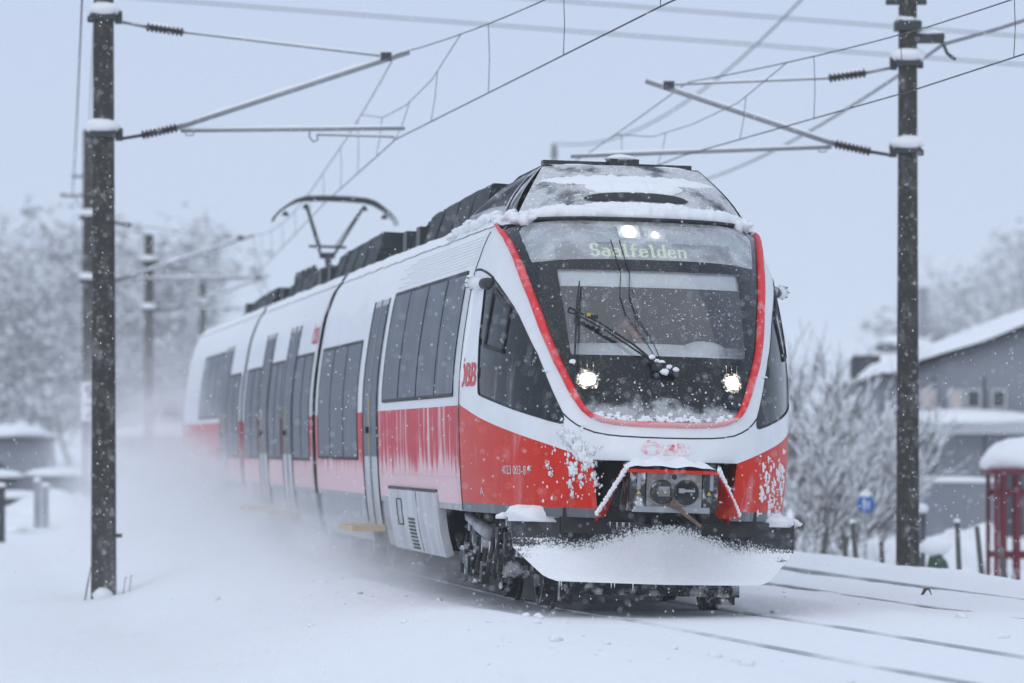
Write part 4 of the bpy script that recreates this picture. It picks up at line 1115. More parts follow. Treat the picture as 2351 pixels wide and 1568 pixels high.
def clutter():
    rnd = random.Random(3)
    for sd in (-1,):
        b = MB(); b.tube([(-1.22, 4.15, .76), (-1.22, 3.35, .70)], .05, 12); b.tube([(-1.22, 3.35, .70), (-1.22, 2.45, .635)], .068, 12); b.tube([(-1.22, 4.4, .78), (-1.22, 4.15, .76)], .025, 8); b.build('yaw_damper', M['grey_skirt'], bg1, True)
        b = MB(); b.box((-1.16, 4.32, .76), (.1, .14, .26)); b.box((-1.16, 4.3, .55), (.06, .1, .3)); b.build('damper_bracket', M['machine'], bg1)
        for (s, h, ds, dh) in ((6.85, .56, .5, .10), (6.7, .41, .45, .11)):
            b = MB(); b.box((-1.12, s, h), (.05, ds, dh)); b.build('hazard_plate', M['yellow'], bg1)
        for k in range(16):
            s = rnd.uniform(1.7, 4.9); h = rnd.uniform(.26, .62); b = MB()
            b.box((-1.1 - rnd.uniform(0, .16), s, h), (.08, rnd.uniform(.08, .28), rnd.uniform(.06, .2)), Matrix.Rotation(rnd.uniform(-.4, .4), 3, 'X')); b.build('fitting', M['machine'], bg1)
        for k in range(7):
            s = 1.9 + .42*k; b = MB()
            b.tube([(-1.2, s, .60), (-1.24, s+.05, .36), (-1.22, s+.22, .24 + .04*(k % 2)), (-1.18, s+.42, .33), (-1.16, s+.45, .56)], .022, 7); b.build('cable', M['rubber'], bg1, True)
        b = MB()
        for k in range(44):
            s = rnd.uniform(1.75, 4.8); h = rnd.choice([rnd.uniform(.16, .28), rnd.uniform(.2, .5)]); r = rnd.uniform(.008, .026)
            b.blob((-1.17 - rnd.uniform(0, .1), s, h), (r, r*1.5, r*1.5), k, .9, 2.5, 5, 4)
        b.build('ice_lumps', M['machine'], bg1, False, 'stuff')
        for (s, h0, h1) in ((2.9, .3, .72), (2.2, .3, .7), (3.7, .3, .66)):
            b = MB(); b.hexa([Vector(q) for q in [(-1.2, s-.05, h0), (-1.14, s-.05, h0), (-1.14, s+.05, h0), (-1.2, s+.05, h0), (-1.2, s-.13, h1), (-1.14, s-.13, h1), (-1.14, s+.13, h1), (-1.2, s+.13, h1)]]); b.build('bracket_plate', M['grey_panel' if h1 > .7 else 'machine'], bg1)
        b = MB(); b.box((-1.22, 2.45, .50), (.02, .09, .13)); b.build('data_plate', M['pale_print'], bg1)
    b = MB(); b.box((.05, .85, .215), (1.5, .12, .13)); b.box((-.3, .8, .27), (.7, .1, .12)); b.build('rail_guard_beam', M['machine'], bg1)
    for x in (-.72, .72):
        b = MB(); b.box((x, .98, .19), (.12, .16, .22)); b.tube([(x, 1.1, .35), (x, .95, .10)], [.05, .03], 8); b.build('rail_guard', M['machine'], bg1)
    b = MB(); b.box((0, 1.2, .62), (2.2, .9, .34)); b.build('nose_underframe', M['machine'], train)
    for (w, s) in ((-1.18, 1.55), (-1.22, 1.0), (1.18, 1.4)):
        b = MB(); b.box((w*.95, s, .78), (.12, .25, .12)); b.build('step_bracket', M['machine'], train)
clutter()

# ------------------------------------------------------------------ driver in the cab
def driver():
    root = empty('person'); root.matrix_world = TMAT @ Matrix.Translation((-.12, 2.06, 1.30))
    tag(root, 'train driver seated behind the windscreen resting chin on one hand', 'person')
    V = {}; E = []; rad = {}
    def jt(n, p, r, par=None):
        V[n] = Vector(p); rad[n] = r
        if par: E.append((par, n))
    jt('pel', (0, .1, .52), (.15, .12)); jt('wa', (0, .07, .72), (.14, .105), 'pel'); jt('ch', (0, .03, .90), (.17, .11), 'wa'); jt('nk', (0, -.02, 1.07), (.06, .06), 'ch')
    jt('hb', (0, -.06, 1.14), (.062, .07), 'nk'); jt('hc', (.005, -.09, 1.225), (.078, .092), 'hb'); jt('ht', (.0, -.075, 1.295), (.06, .07), 'hc')
    for sd, nm in ((-1, 'l'), (1, 'r')):
        jt('sh'+nm, (sd*.17, .03, .99), (.065, .065), 'ch')
    jt('ell', (-.25, -.08, .80), (.046, .046), 'shl'); jt('wrl', (-.14, -.30, .86), (.032, .03), 'ell')
    jt('elr', (.22, -.16, .98), (.045, .045), 'shr'); jt('wrr', (.115, -.235, 1.13), (.032, .03), 'elr')
    for sd, nm in ((-1, 'l'), (1, 'r')):
        jt('kn'+nm, (sd*.12, -.36, .50), (.075, .075), 'pel'); jt('an'+nm, (sd*.12, -.36, .08), (.045, .05), 'kn'+nm); jt('to'+nm, (sd*.12, -.50, .03), (.04, .03), 'an'+nm)
    def skin(name, keys, mat):
        ks = [k for k in V if k in keys]; me = bpy.data.meshes.new(name)
        me.from_pydata([V[k] for k in ks], [(ks.index(a), ks.index(c)) for a, c in E if a in keys and c in keys], [])
        o = bpy.data.objects.new(name, me); C.objects.link(o); o.parent = root
        o.modifiers.new('s', 'SKIN'); 
        for i, k in enumerate(ks):
            me.skin_vertices[0].data[i].radius = rad[k]
        me.skin_vertices[0].data[0].use_root = True
        ss = o.modifiers.new('d', 'SUBSURF'); ss.levels = 2; ss.render_levels = 2
        me.materials.append(mat); return o
    skin('body', set(V), M['skin'])
    # clothes: slightly larger shells over torso, upper arms, legs
    b = MB(); b.tube([V['pel'] + Vector((0, 0, -.05)), V['wa'], V['ch'], V['ch'] + Vector((0, -.03, .11))], [.175, .165, .19, .10], 16); b.tube([V['shl'] + Vector((.08, 0, 0)), V['shl'], V['ell']], [.09, .08, .058], 12); b.tube([V['shr'] - Vector((.08, 0, 0)), V['shr'], V['shr'].lerp(V['elr'], .6)], [.09, .08, .06], 12); b.build('shirt', M['shirt'], root, True)
    b = MB()
    for nm in 'lr': b.tube([V['pel'], V['kn'+nm], V['an'+nm] + Vector((0, 0, .03))], [.13, .09, .06], 12)
    b.build('trousers', M['trousers'], root, True)
    b = MB(); b.blob((.0, -.05, 1.275), (.084, .092, .062), 2, .06, nu=18, nv=12, flat=-.01); b.build('hair', M['hair'], root, True)
    b = MB()                                              # face: nose, brow, mouth, ears
    b.blob((.005, -.182, 1.205), (.014, .022, .022), 1, .1, nu=8, nv=6); b.blob((.005, -.168, 1.235), (.045, .012, .010), 2, .1, nu=8, nv=6)
    b.blob((.005, -.165, 1.165), (.024, .010, .007), 3, .1, nu=8, nv=6)
    for sd in (-1, 1): b.blob((.005+sd*.08, -.08, 1.21), (.010, .022, .032), 4, .1, nu=8, nv=6)
    b.build('face', M['skin'], root, True)
    b = MB()
    for sd in (-1, 1): b.blob((.005+sd*.030, -.170, 1.222), (.011, .007, .007), 5, .02, nu=8, nv=6)
    b.build('eyes', M['ink'], root, True)
    for wr, dr, nm in ((V['wrr'], Vector((-.45, .25, .6)).normalized(), 1), (V['wrl'], Vector((.6, -.7, -.1)).normalized(), -1)):
        side = dr.cross(Vector((0, 1, 0))).normalized(); up = side.cross(dr).normalized()
        b = MB(); palm = wr + dr*.05
        b.tube([wr - dr*.01, wr + dr*.03, wr + dr*.085], [.028, .036, .034], 10)
        for k, L in enumerate((.060, .072, .068, .052)):
            o = side*(-.027 + .018*k); p0 = wr + dr*.08 + o
            b.tube([p0, p0 + dr*L*.5 - up*.004, p0 + dr*L*.75 - up*.022, p0 + dr*L*.8 - up*.040], [.0095, .009, .008, .0065], 7)
        p0 = wr + dr*.03 - side*.03
        b.tube([p0, p0 + dr*.03 - side*.022, p0 + dr*.058 - side*.026], [.011, .010, .008], 7); b.build('hand', M['skin'], root, True)
driver()

# ------------------------------------------------------------------ catenary masts
def insulator(b, p0, p1, n=9, r=.062):
    p0, p1 = Vector(p0), Vector(p1); t = (p1-p0)
    pts, rs = [], []
    for i in range(n):
        for u, k in ((0, .45), (.35, 1), (.6, 1), (.95, .45)): pts.append(p0 + t*((i+u)/n)); rs.append(r*k)
    b.tube(pts, rs, 10)
def snow_on(b, p0, p1, w, h, seed=0):
    p0, p1 = Vector(p0), Vector(p1); n = max(3, int((p1-p0).length/.12)); o = len(b.v)
    sd = Vector((0, 1, 0)) if abs((p1-p0).x) > abs((p1-p0).y) else Vector((1, 0, 0))
    for i in range(n+1):
        p = p0.lerp(p1, i/n); k = h*(.75 + .5*noise.noise(Vector((i*.4, seed, 0))))*min(1, .3 + 4*min(i, n-i)/n)
        for a, c in ((-1, 0), (-.8, .6), (0, 1), (.8, .6), (1, 0)): b.v.append(tuple(p + sd*w*a + Vector((0, 0, k*c))))
    for i in range(n):
        for j in range(4): a = o+i*5+j; b.f.append((a, a+5, a+6, a+1)); b.m.append(0)
def mast(x, y, zb, top, wb, wt, label, sgn=1, clamps=(6.95, 5.45), tip2=None, tip=3.92, tiph=(6.51, 5.53), reg=None, far=False, back=None):
    root = empty('catenary_mast', (x, y, zb)); tag(root, label, 'mast', 'overhead line masts')
    H = top - zb; b = MB(); n = 14
    def sec(z): w = lerp(wb, wt, z/H)/2; return [(-w, -w*.8, z), (-w*.8, -w, z), (w*.8, -w, z), (w, -w*.8, z), (w, w*.8, z), (w*.8, w, z), (-w*.8, w, z), (-w, w*.8, z)]
    for i in range(n+1): b.v += sec(H*i/n - (.6 if i == 0 else 0))
    for i in range(n):
        for k in range(8): a = i*8; b.f.append((a+k, a+(k+1) % 8, a+8+(k+1) % 8, a+8+k)); b.m.append(0)
    b.f.append(tuple(n*8+k for k in range(8))); b.m.append(0); b.build('pole', M['wood_mast'], root)
    for ch in clamps:
        z = ch - zb; w = lerp(wb, wt, z/H)
        b = MB(); b.box((0, 0, z), (w+.09, w+.08, .07)); b.box((sgn*(w/2+.07), 0, z), (.09, .10, .16)); b.box((-sgn*(w/2+.05), 0, z-.02), (.07, .08, .08)); cl = b.build('clamp', M['dark_metal'], root)
        b = MB(); b.blob((0, -.02, z+.10), (w/2+.10, w/2+.09, .11), int(z*10), .16, nu=18, nv=10, flat=-.07); b.build('snow_cap', M['snow'], cl, True)
    if tip:
        w = lerp(wb, wt, .7)/2; z1 = clamps[1]-zb; z0 = clamps[0]-zb
        P = lambda d, z: Vector((sgn*d, 0, z))
        a0 = P(w+.11, z1-.05); a1 = P(w+.36, z1-.01); a2 = P(w+.82, z1+.09); a3 = P(tip, tiph[0]-zb)
        b = MB(); b.tube([a0, a1], .022, 8); b.build('bracket_rod', M['dark_metal'], root)
        b = MB(); insulator(b, a1, a2); ins = b.build('insulator', M['insul'], root, True)
        b = MB(); snow_on(b, a1 + Vector((0, 0, .03)), a2 + Vector((0, 0, .03)), .03, .05, 1); b.build('snow', M['snow'], ins, True)
        b = MB(); b.tube([a2, a3], .036, 10); tb = b.build('cantilever_tube', M['galv'], root, True)
        b = MB(); snow_on(b, a2.lerp(a3, .02) + Vector((0, 0, .024)), a3 + Vector((0, 0, .024)), .030, .05, 2); b.build('snow', M['snow'], tb, True)
        s0 = a2 + Vector((sgn*.04, 0, -.04)); s1 = P(tip2 or tip-.06, tiph[1]-zb)
        b = MB(); b.tube([s0, s1], .026, 10); b.tube([s0 + Vector((sgn*.05, 0, 0)), s0 + Vector((sgn*.07, 0, -.06)), s0 + Vector((sgn*.16, 0, -.06)), s0 + Vector((sgn*.18, 0, 0))], .010, 6); sb = b.build('steady_tube', M['galv'], root, True)
        b = MB(); snow_on(b, s0 + Vector((0, 0, .02)), s1 + Vector((0, 0, .02)), .024, .045, 3); b.build('snow', M['snow'], sb, True)
        t0 = P(w+.12, z0-.06); t1 = P(w+.42, z0-.12); t2 = P(w+.90, z0-.19); t3 = a3 + Vector((-sgn*.38, 0, -.05))
        b = MB(); b.tube([t0, t1], .02, 8); b.tube([t2, t3], .014, 8); sy = b.build('stay_rod', M['galv'], root, True)
        b = MB(); snow_on(b, t2 + Vector((0, 0, .01)), t3 + Vector((0, 0, .01)), .016, .03, 4); b.build('snow', M['snow'], sy, True)
        b = MB(); insulator(b, t1, t2, 9, .060); i2 = b.build('insulator', M['insul'], root, True)
        b = MB(); snow_on(b, t1 + Vector((0, 0, .03)), t2 + Vector((0, 0, .03)), .03, .055, 5); b.build('snow', M['snow'], i2, True)
        b = MB(); c = a3 + Vector((-sgn*.30, 0, -.06)); b.box(c, (.14, .07, .11)); b.build('wire_clamp', M['dark_metal'], root)
        if reg:
            r0 = s0.lerp(s1, .575); r1 = Vector((sgn*(reg[0]), 0, reg[1] - zb + .03))
            b = MB(); b.tube([r0, r0 + Vector((0, 0, -.10)), r0 + Vector((sgn*.05, 0, -.16)), r0 + Vector((sgn*.11, 0, -.13)), r0 + Vector((sgn*.09, 0, -.07))], .014, 6); b.tube([r0 + Vector((sgn*.10, 0, -.07)), r1], .013, 7); b.tube([r1, r1 + Vector((0, 0, -.05))], .008, 5); rg = b.build('registration_arm', M['galv'], root, True)
            b = MB(); snow_on(b, r0 + Vector((sgn*.12, 0, -.06)), r1 + Vector((0, 0, .01)), .014, .02, 6); b.build('snow', M['snow'], rg, True)
    return root
G = ground_z
m1x = px(238, 0, 62).x
m1 = mast(m1x, 62, -.47, 9.0, .31, .225, 'tall dark mast standing alone in the snow left of the train', reg=(3.72, 5.39))
# bits round the foot of that mast
b = MB(); b.blob((0, -.17, .02), (.13, .12, .10), 2, .15); b.build('foot_snow', M['snow'], m1, True)
b = MB(); b.box((.19, 0, .78), (.09, .05, .05)); b.build('earthing_bolt', M['dark_metal'], m1)
# mast behind it with the number plate and the feeder brackets
m2x = px(203, 0, 115).x
m2 = mast(m2x, 115, -.5, 8.95, .30, .24, 'mast with a white number plate half hidden behind another mast', clamps=(6.88, 5.37), tip=3.92, tiph=(6.45, 5.45), reg=(3.75, 5.4), far=True)
b = MB(); b.box((-.22, 0, 7.40+.5), (.9, .08, .10)); br = b.build('feeder_bracket', M['galv'], m2)
b = MB(); b.blob((-.22, 0, 7.96), (.45, .07, .05), 2, .2); b.build('snow_cap', M['snow'], br, True)
b = MB(); b.box((-.1, 0, 7.85+.5), (.6, .08, .08)); b.build('feeder_bracket', M['galv'], m2)
b = MB(); b.box((.045, -.19, 3.0), (.40, .03, .92)); plate = b.build('number_plate', M['sign_white'], m2)
for ch, zz in (('9', 3.05), ('2', 2.62)): letter('digit', ch, lambda u, v: Vector((lerp(-.065, .155, u), -.208, lerp(zz, zz+.34, v))), M['ink'], plate, .012)
mast(px(342, 0, 141).x, 141, -.5, 7.6, .30, .24, 'hazy mast with stacked snow clumps before the snowy trees', clamps=(6.8, 5.4), tip=3.5, tiph=(6.4, 5.45))
mast(px(466, 0, 184).x, 184, -.5, 7.6, .30, .24, 'faint distant mast beside the tail of the train', clamps=(6.8, 5.4), tip=3.3, tiph=(6.4, 5.45))
mr = mast(px(2083, 0, 62).x, 62, -.30, 8.3, .285, .21, 'dark mast beside the second track in front of the grey house', sgn=-1, clamps=(6.36, 5.24), tip=3.36, tip2=4.32, tiph=(6.14, 5.17))
b = MB(); b.box((-.02, 0, 7.45), (.52, .10, .07)); b.box((0, 0, 7.14), (.34, .30, .12)); tb = b.build('top_bracket', M['dark_metal'], mr)
b = MB(); b.blob((0, 0, 7.22), (.16, .14, .08), 4, .2); b.build('snow_cap', M['snow'], tb, True)
b = MB(); b.box((.26, 0, 6.98), (.42, .10, .12)); b.tube([(.44, 0, 6.95), (.50, -.1, 6.78), (.60, -.15, 6.70)], .022, 6); fb = b.build('feeder_bracket', M['dark_metal'], mr)
b = MB(); b.blob((.28, 0, 7.06), (.22, .07, .035), 6, .2); b.build('snow_cap', M['snow'], fb, True)
far_t = empty('catenary_mast', (px(1272, 0, 240).x, 240, -.5)); tag(far_t, 'far mast top showing just above the train roof cowl', 'mast', 'overhead line masts')
b = MB(); b.tube([(0, 0, -2), (0, 0, 16.2)], [.14, .08], 8); b.tube([(0, 0, 16.2), (0, 0, 16.9)], [.16, .10], 8); b.build('pole', M['wood_mast'], far_t)

# ------------------------------------------------------------------ overhead wires
def wire(name, pts, r, mat, parent=None): 
    b = MB(); b.tube(pts, r, 5, cap=False); return b.build(name, mat, parent, True)
def sagline(p, q, sag, n=16): 
    p, q = Vector(p), Vector(q); return [p.lerp(q, i/n) + Vector((0, 0, -sag*4*(i/n)*(1-i/n))) for i in range(n+1)]
def catenary(name, label, contact, mess_h, droppers, stitches, sagv):
    root = empty(name, (contact[0][0], contact[0][1], 0)); tag(root, label, 'overhead wire', 'overhead contact lines')
    inv = Vector(root.location)
    loc = lambda L: [Vector(p) - inv for p in L]
    def at(L, Y):
        for a, c in zip(L, L[1:]):
            a, c = Vector(a), Vector(c)
            if (a.y-Y)*(c.y-Y) <= 0 and a.y != c.y: return a.lerp(c, (Y-a.y)/(c.y-a.y))
    wire('contact_wire', loc(contact), .0085, M['wire'], root)
    m = []
    for (p, q, hp, hq, sg) in mess_h: m += sagline((p[0], p[1], hp), (q[0], q[1], hq), sg)[(1 if m else 0):]
    for v in m:
        c_ = at(contact, v.y)
        if c_ is not None: v.x = c_.x
    wire('messenger_wire', loc(m), .0075, M['wire'], root)
    sts = []
    for (Y0, Y1, hm) in stitches:
        a, c = at(m, Y0), at(m, Y1); mid = (a+c)/2; mid.z = hm
        q = [a, a.lerp(mid, .5) + Vector((0, 0, -.10)), mid, c.lerp(mid, .5) + Vector((0, 0, -.10)), c]; sts.append(q); wire('stitch_wire', loc(q), .006, M['wire'], root)
    for Y in droppers:
        c = at(contact, Y); u = at(m, Y)
        for q in sts:
            z = at(q, Y)
            if z is not None: u = z
        if c is not None and u is not None:
            k = (u+c)/2 + Vector((.012, 0, 0)); wire('dropper', loc([u, k, c]), .0045, M['wire'], root)
K1 = [(4.6, 24), (1.37, 42.9), (-1.49, 62), (-3.0, 78), (-6.1, 113.8), (-7.0, 140), (-8.0, 184), (-9, 260)]
h1 = 5.39
catenary('overhead_line', 'contact wire and messenger wire running above the passenger train', [(x, y, h1) for x, y in K1],
         [((4.6, 24), (-1.52, 62), 6.30, 6.48, .42), ((-1.52, 62), (-6.1, 113.8), 6.48, 6.40, .62), ((-6.1, 113.8), (-8, 184), 6.4, 6.4, .7)],
         [30, 34, 38.5, 43.2, 48.6, 53.8, 58.6, 62, 65.8, 69.8, 74, 79, 84, 90, 96, 102, 108, 118, 126, 135, 145], [(56, 69, 5.86)], 0)
h2 = 5.20
K2 = [(8.2, 25), (4.88, 46.1), (4.2, 50.9), (2.2, 62.3), (.7, 75), (-3.2, 112)]
catenary('overhead_line', 'contact wire and messenger wire running above the second track', [(x, y, h2) for x, y in K2],
         [((8.2, 24), (1.96, 62), 6.05, 6.12, .34), ((1.96, 62), (-3.2, 112), 6.12, 6.1, .55)],
         [31, 36, 41, 46.5, 51.3, 55.2, 59.0, 64.5, 68, 73], [(56.5, 68.5, 5.62)], 0)
def lone(label, pts, r, mat, cat='wire', grp='single wires over the line'):
    o = wire('feeder_wire', pts, r, mat); tag(o, label, cat, grp); return o
lone('feeder wire running to the bracket outside the left masts', sagline(px(205, -900, 33), px(188, 0, 62), .02, 6) + sagline(px(188, 0, 62), px(166, 448, 115), .25)[1:] + sagline(px(166, 448, 115), px(330, 600, 184), .3)[1:], .014, M['wire'])
lone('thin feeder wire directly behind the lone left mast', sagline(px(219, -60, 60), px(205, 300, 115), .1), .012, M['wire'])
lone('snow-coated feeder cable held by the right mast bracket', sagline(px(4200, -580, 38), px(2600, -45, 52), .05, 6) + sagline(px(2600, -45, 52), px(2166, 101, 62), .04, 6)[1:] + sagline(px(2166, 101, 62), px(1610, 415, 108), .2)[1:], .026, M['galv'])
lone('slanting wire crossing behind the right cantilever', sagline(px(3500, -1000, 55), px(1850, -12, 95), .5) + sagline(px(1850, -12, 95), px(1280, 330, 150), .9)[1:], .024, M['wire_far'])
for i, (a, c) in enumerate((((-1660, -160), (4460, 302)), ((-970, -176), (4680, 254)))):
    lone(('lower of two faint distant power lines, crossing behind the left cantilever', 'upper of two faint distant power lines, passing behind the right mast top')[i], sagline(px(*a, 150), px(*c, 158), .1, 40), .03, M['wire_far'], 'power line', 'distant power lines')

# ------------------------------------------------------------------ trees and shrubs
def tree(name, base, H, seed, label, group, spread=.5, stems=1, depth=4, lean=(0, 0), snow=.6, twigs=5, thick=.03, r0=None, clump=0, cat='tree'):
    rnd = random.Random(seed); root = empty(name, base); tag(root, label, cat, group)
    tr, cr, sn = MB(), MB(), MB()
    def branch(p, d, L, r, lev):
        n = 3 if lev < depth else 2; pts = [p]; q = p.copy(); dd = d.copy()
        for i in range(n):
            dd = (dd + Vector((rnd.gauss(0, .13), rnd.gauss(0, .13), rnd.gauss(0.05, .08)))).normalized(); q = q + dd*L/n; pts.append(q.copy())
        rs = [lerp(r, r*.55, i/n) for i in range(n+1)]
        (tr if lev <= 1 else cr).tube(pts, rs, 5 if lev <= 1 else 3, cap=False)
        if lev >= 1:
            for a, c in zip(pts, pts[1:]):
                if rnd.random() < snow + .1 and abs((c-a).normalized().z) < .97:
                    w = max(r*1.15, .016*H/5)*(1 + .5*rnd.random()); up = Vector((0, 0, w*.9)); sn.tube([a + up, (a+c)/2 + up*1.3, c + up], [w*.5, w*1.15, w*.4], 5, cap=False)
        if lev >= depth:
            if clump:
                for _ in range(clump):
                    c = q + Vector((rnd.gauss(0, .25), rnd.gauss(0, .25), rnd.gauss(0, .2)))*L
                    k = L*rnd.uniform(.03, .10); (sn if rnd.random() < snow else cr).blob(c, (k, k, k*.55), rnd.randint(0, 99), .5, 2, 5, 4)
            return
        for k in range(twigs):
            t = rnd.uniform(.3, 1.0); i = min(n-1, int(t*n)); p2 = pts[i].lerp(pts[i+1], t*n - i)
            ax = Vector((rnd.gauss(0, 1), rnd.gauss(0, 1), rnd.gauss(.15, .5))).normalized()
            nd = (dd*(1-spread*.6) + ax*spread).normalized(); nd.z = max(nd.z, -.1)
            branch(p2, nd.normalized(), L*rnd.uniform(.45, .72), r*.55, lev+1)
    for s_ in range(stems):
        a = 2*pi*s_/stems + rnd.random(); k = 0 if stems == 1 else .30*rnd.uniform(.4, 1.2)
        d = Vector((math.cos(a)*k + lean[0], math.sin(a)*k + lean[1], 1)).normalized()
        branch(Vector((math.cos(a)*.12*(stems > 1), math.sin(a)*.12*(stems > 1), -.3)), d, H*rnd.uniform(.5, .66), (r0 or H*thick)*rnd.uniform(.6, 1), 0)
    tr.build('trunk', M['bark'], root, True)
    if cr.v: cr.build('crown', M['twig' if cat == 'shrub' else 'rime_twig'], root, True)
    if sn.v: sn.build('snow_on_branches', M['snow'], root, True, 'stuff')
    return root
sh = [(1800, 100, 4.6, 'tallest bare shrub close behind the train nose, branches whitened by snow'), (1838, 104, 3.9, 'upright snowy shrub second behind the train nose'), (1872, 98, 3.5, 'slanting snowy shrub with dense low twigs left of the round blue sign'),
      (1902, 106, 3.7, 'wide snowy shrub reaching over the round blue sign'), (1940, 102, 3.4, 'thin bare snowy shrub behind the round blue sign'), (1980, 110, 3.5, 'short snowy shrub in front of the outbuilding wall')]
for i, (x, Y, H, lab) in enumerate(sh):
    p = px(x, 0, Y); tree('snowy_shrub', (p.x, Y, -1.2), H, 20+i, lab, 'snowy shrubs beside the second track', spread=.34, stems=6, depth=3, twigs=5, snow=.48, thick=.014, lean=(.08, 0), cat='shrub')
lt = [(-40, 215, 12.0, 'snow-laden tree at the edge of the wood beyond the parked cars'), (70, 200, 10.5, 'rounded snowy tree above the parked cars'), (165, 225, 11.0, 'snowy tree rising behind the number plate mast'), (290, 230, 11.5, 'tall snowy tree behind the hazy mast'),
      (385, 235, 11.8, 'pale snowy tree between the hazy mast and the train'), (120, 185, 7.5, 'low snowy tree before the wood'), (430, 260, 8, 'faint small tree beside the tail of the train'), (10, 180, 8, 'broad low snowy tree beside the white shed roof'),
      (225, 250, 12.5, 'tall pale tree at the back of the wood behind two masts'), (330, 255, 10, 'pale low tree filling the gap behind the hazy mast'), (20, 250, 13, 'tallest tree at the back of the wood above the shed'), (120, 260, 12.5, 'pale round-topped tree at the back of the wood')]
for i, (x, Y, H, lab) in enumerate(lt):
    Y, H = Y*2.0, H*2.0; p = px(x, 0, Y); tree('snowy_tree', (p.x, Y, -.8), H, 50+i, lab, 'snowy trees beyond the railway', spread=.8, depth=3, twigs=9, snow=.42, thick=.014, clump=9)
for i, (x, Y, H, lab) in enumerate([(2240, 290, 12, 'faint hazy tree above the grey house roof'), (2330, 280, 13.5, 'taller hazy tree behind the grey house roof'), (2430, 270, 17, 'tall hazy tree beyond the grey house')]):
    Y, H = Y*2.8, H*2.5; p = px(x, 0, Y); tree('distant_tree', (p.x, Y, -.8), H, 80+i, lab, 'hazy trees behind the houses', spread=.75, depth=3, twigs=9, snow=.45, thick=.016, clump=9)

# ------------------------------------------------------------------ buildings on the right
def win(parent, x0, x1, z0, z1, y, mat='far_win'):
    b = MB(); b.box(((x0+x1)/2, y-.03, (z0+z1)/2), (x1-x0, .05, z1-z0)); o = b.build('window', M[mat], parent)
    b = MB()
    for x in (x0, x1): b.box((x, y-.05, (z0+z1)/2), (.07, .10, z1-z0+.07))
    for z in (z0, z1): b.box(((x0+x1)/2, y-.05, z), (x1-x0, .098, .07))
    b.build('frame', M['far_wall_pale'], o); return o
def house_right():
    Y = 130.0; p0 = px(2080, 0, Y).x; root = empty('grey_house', (p0, Y, -1.2)); tag(root, 'grey house with snow-loaded sloping roof and canopy behind the red slats', 'house')
    W_, L, e, a = 12.5, 14.0, 4.50, 6.7
    b = MB(); b.v = [(0, 0, 0), (W_, 0, 0), (W_, L, 0), (0, L, 0), (0, 0, e), (W_, 0, e), (W_, L, e), (0, L, e), (W_*.5, 0, a), (W_*.5, L, a)]
    b.f = [(0, 1, 5, 8, 4), (1, 2, 6, 5), (2, 3, 7, 9, 6), (3, 0, 4, 7)]; b.m = [0]*4; b.build('wall', M['far_wall'], root)
    b = MB(); th = .16; ov = .35
    for sd in (0, 1):
        x0, x1 = (-ov, W_/2) if sd == 0 else (W_+ov, W_/2); z0 = e - ov*(a-e)/(W_/2)
        b.hexa([Vector(q) for q in [(x0, -ov, z0), (x1, -ov, a), (x1, L+ov, a), (x0, L+ov, z0), (x0, -ov, z0+th), (x1, -ov, a+th), (x1, L+ov, a+th), (x0, L+ov, z0+th)]])
    rf = b.build('roof', M['far_dark'], root)
    b = MB()
    for sd in (0, 1):
        x0, x1 = (-ov-.05, W_/2) if sd == 0 else (W_+ov+.05, W_/2); z0 = e - ov*(a-e)/(W_/2)
        b.grid(lambda u, v: Vector((lerp(x0, x1, u), lerp(-ov-.04, L+ov, v), lerp(z0, a, u) + th + .02 + (.28 + .16*u)*min(1, (u+.02)*12)*min(1, (v+.01)*26) + .08*noise.noise(Vector((u*4, v*6, sd))))), 16, 16)
    b.build('roof_snow', M['snow'], rf, True)
    b = MB(); b.box((1.55, -.7, 3.10), (4.2, 1.5, .28)); cn = b.build('canopy', M['far_wall_pale'], root)
    b = MB(); b.blob((1.55, -.7, 3.28), (2.2, .85, .34), 3, .08, nu=26, nv=10, flat=-.05); b.build('canopy_snow', M['snow'], cn, True)
    for x in (.40, 1.15, 1.62, 2.3): win(root, x, x+.36, 3.66, 4.14, 0, 'curtain' if x < 1.5 else 'far_win')
    win(root, .6, 1.35, .95, 1.75, 0); win(root, 1.55, 2.0, .95, 1.7, 0, 'curtain'); 
    b = MB(); b.box((2.85, -.04, 1.2), (.62, .08, 2.2)); d = b.build('door', M['far_dark'], root)
    b = MB(); b.box((3.08, -.10, 1.1), (.05, .06, .14)); b.build('door_handle', M['galv'], d)
    win(root, 4.0, 5.2, 1.6, 2.6, 0); win(root, 5.8, 6.8, 1.6, 2.6, 0)
    for k in range(9):
        x = .75 + 1.35*k; b = MB(); b.box((x, -.008, e/2), (.05, .03, e)); b.build('cladding_joint', M['far_dark'], root)
    b = MB(); b.tube([(3.35, -.08, .2), (3.35, -.08, 3.0)], .05, 8); b.build('drainpipe', M['far_dark'], root)
house_right()
def low_wall():
    Y = 112; a = px(2060, 0, Y).x; c = px(2300, 0, Y).x; root = empty('garden_wall', ((a+c)/2, Y, -1.2)); tag(root, 'low grey garden wall with snow on top before the house', 'wall')
    b = MB(); b.box((0, 0, .9), (c-a, .3, 1.8)); b.build('wall', M['far_wall'], root)
    b = MB(); b.blob((0, 0, 1.82), ((c-a)/2+.05, .24, .12), 2, .05, nu=30, nv=8, flat=-.03); b.build('snow_cap', M['snow'], root, True)
low_wall()
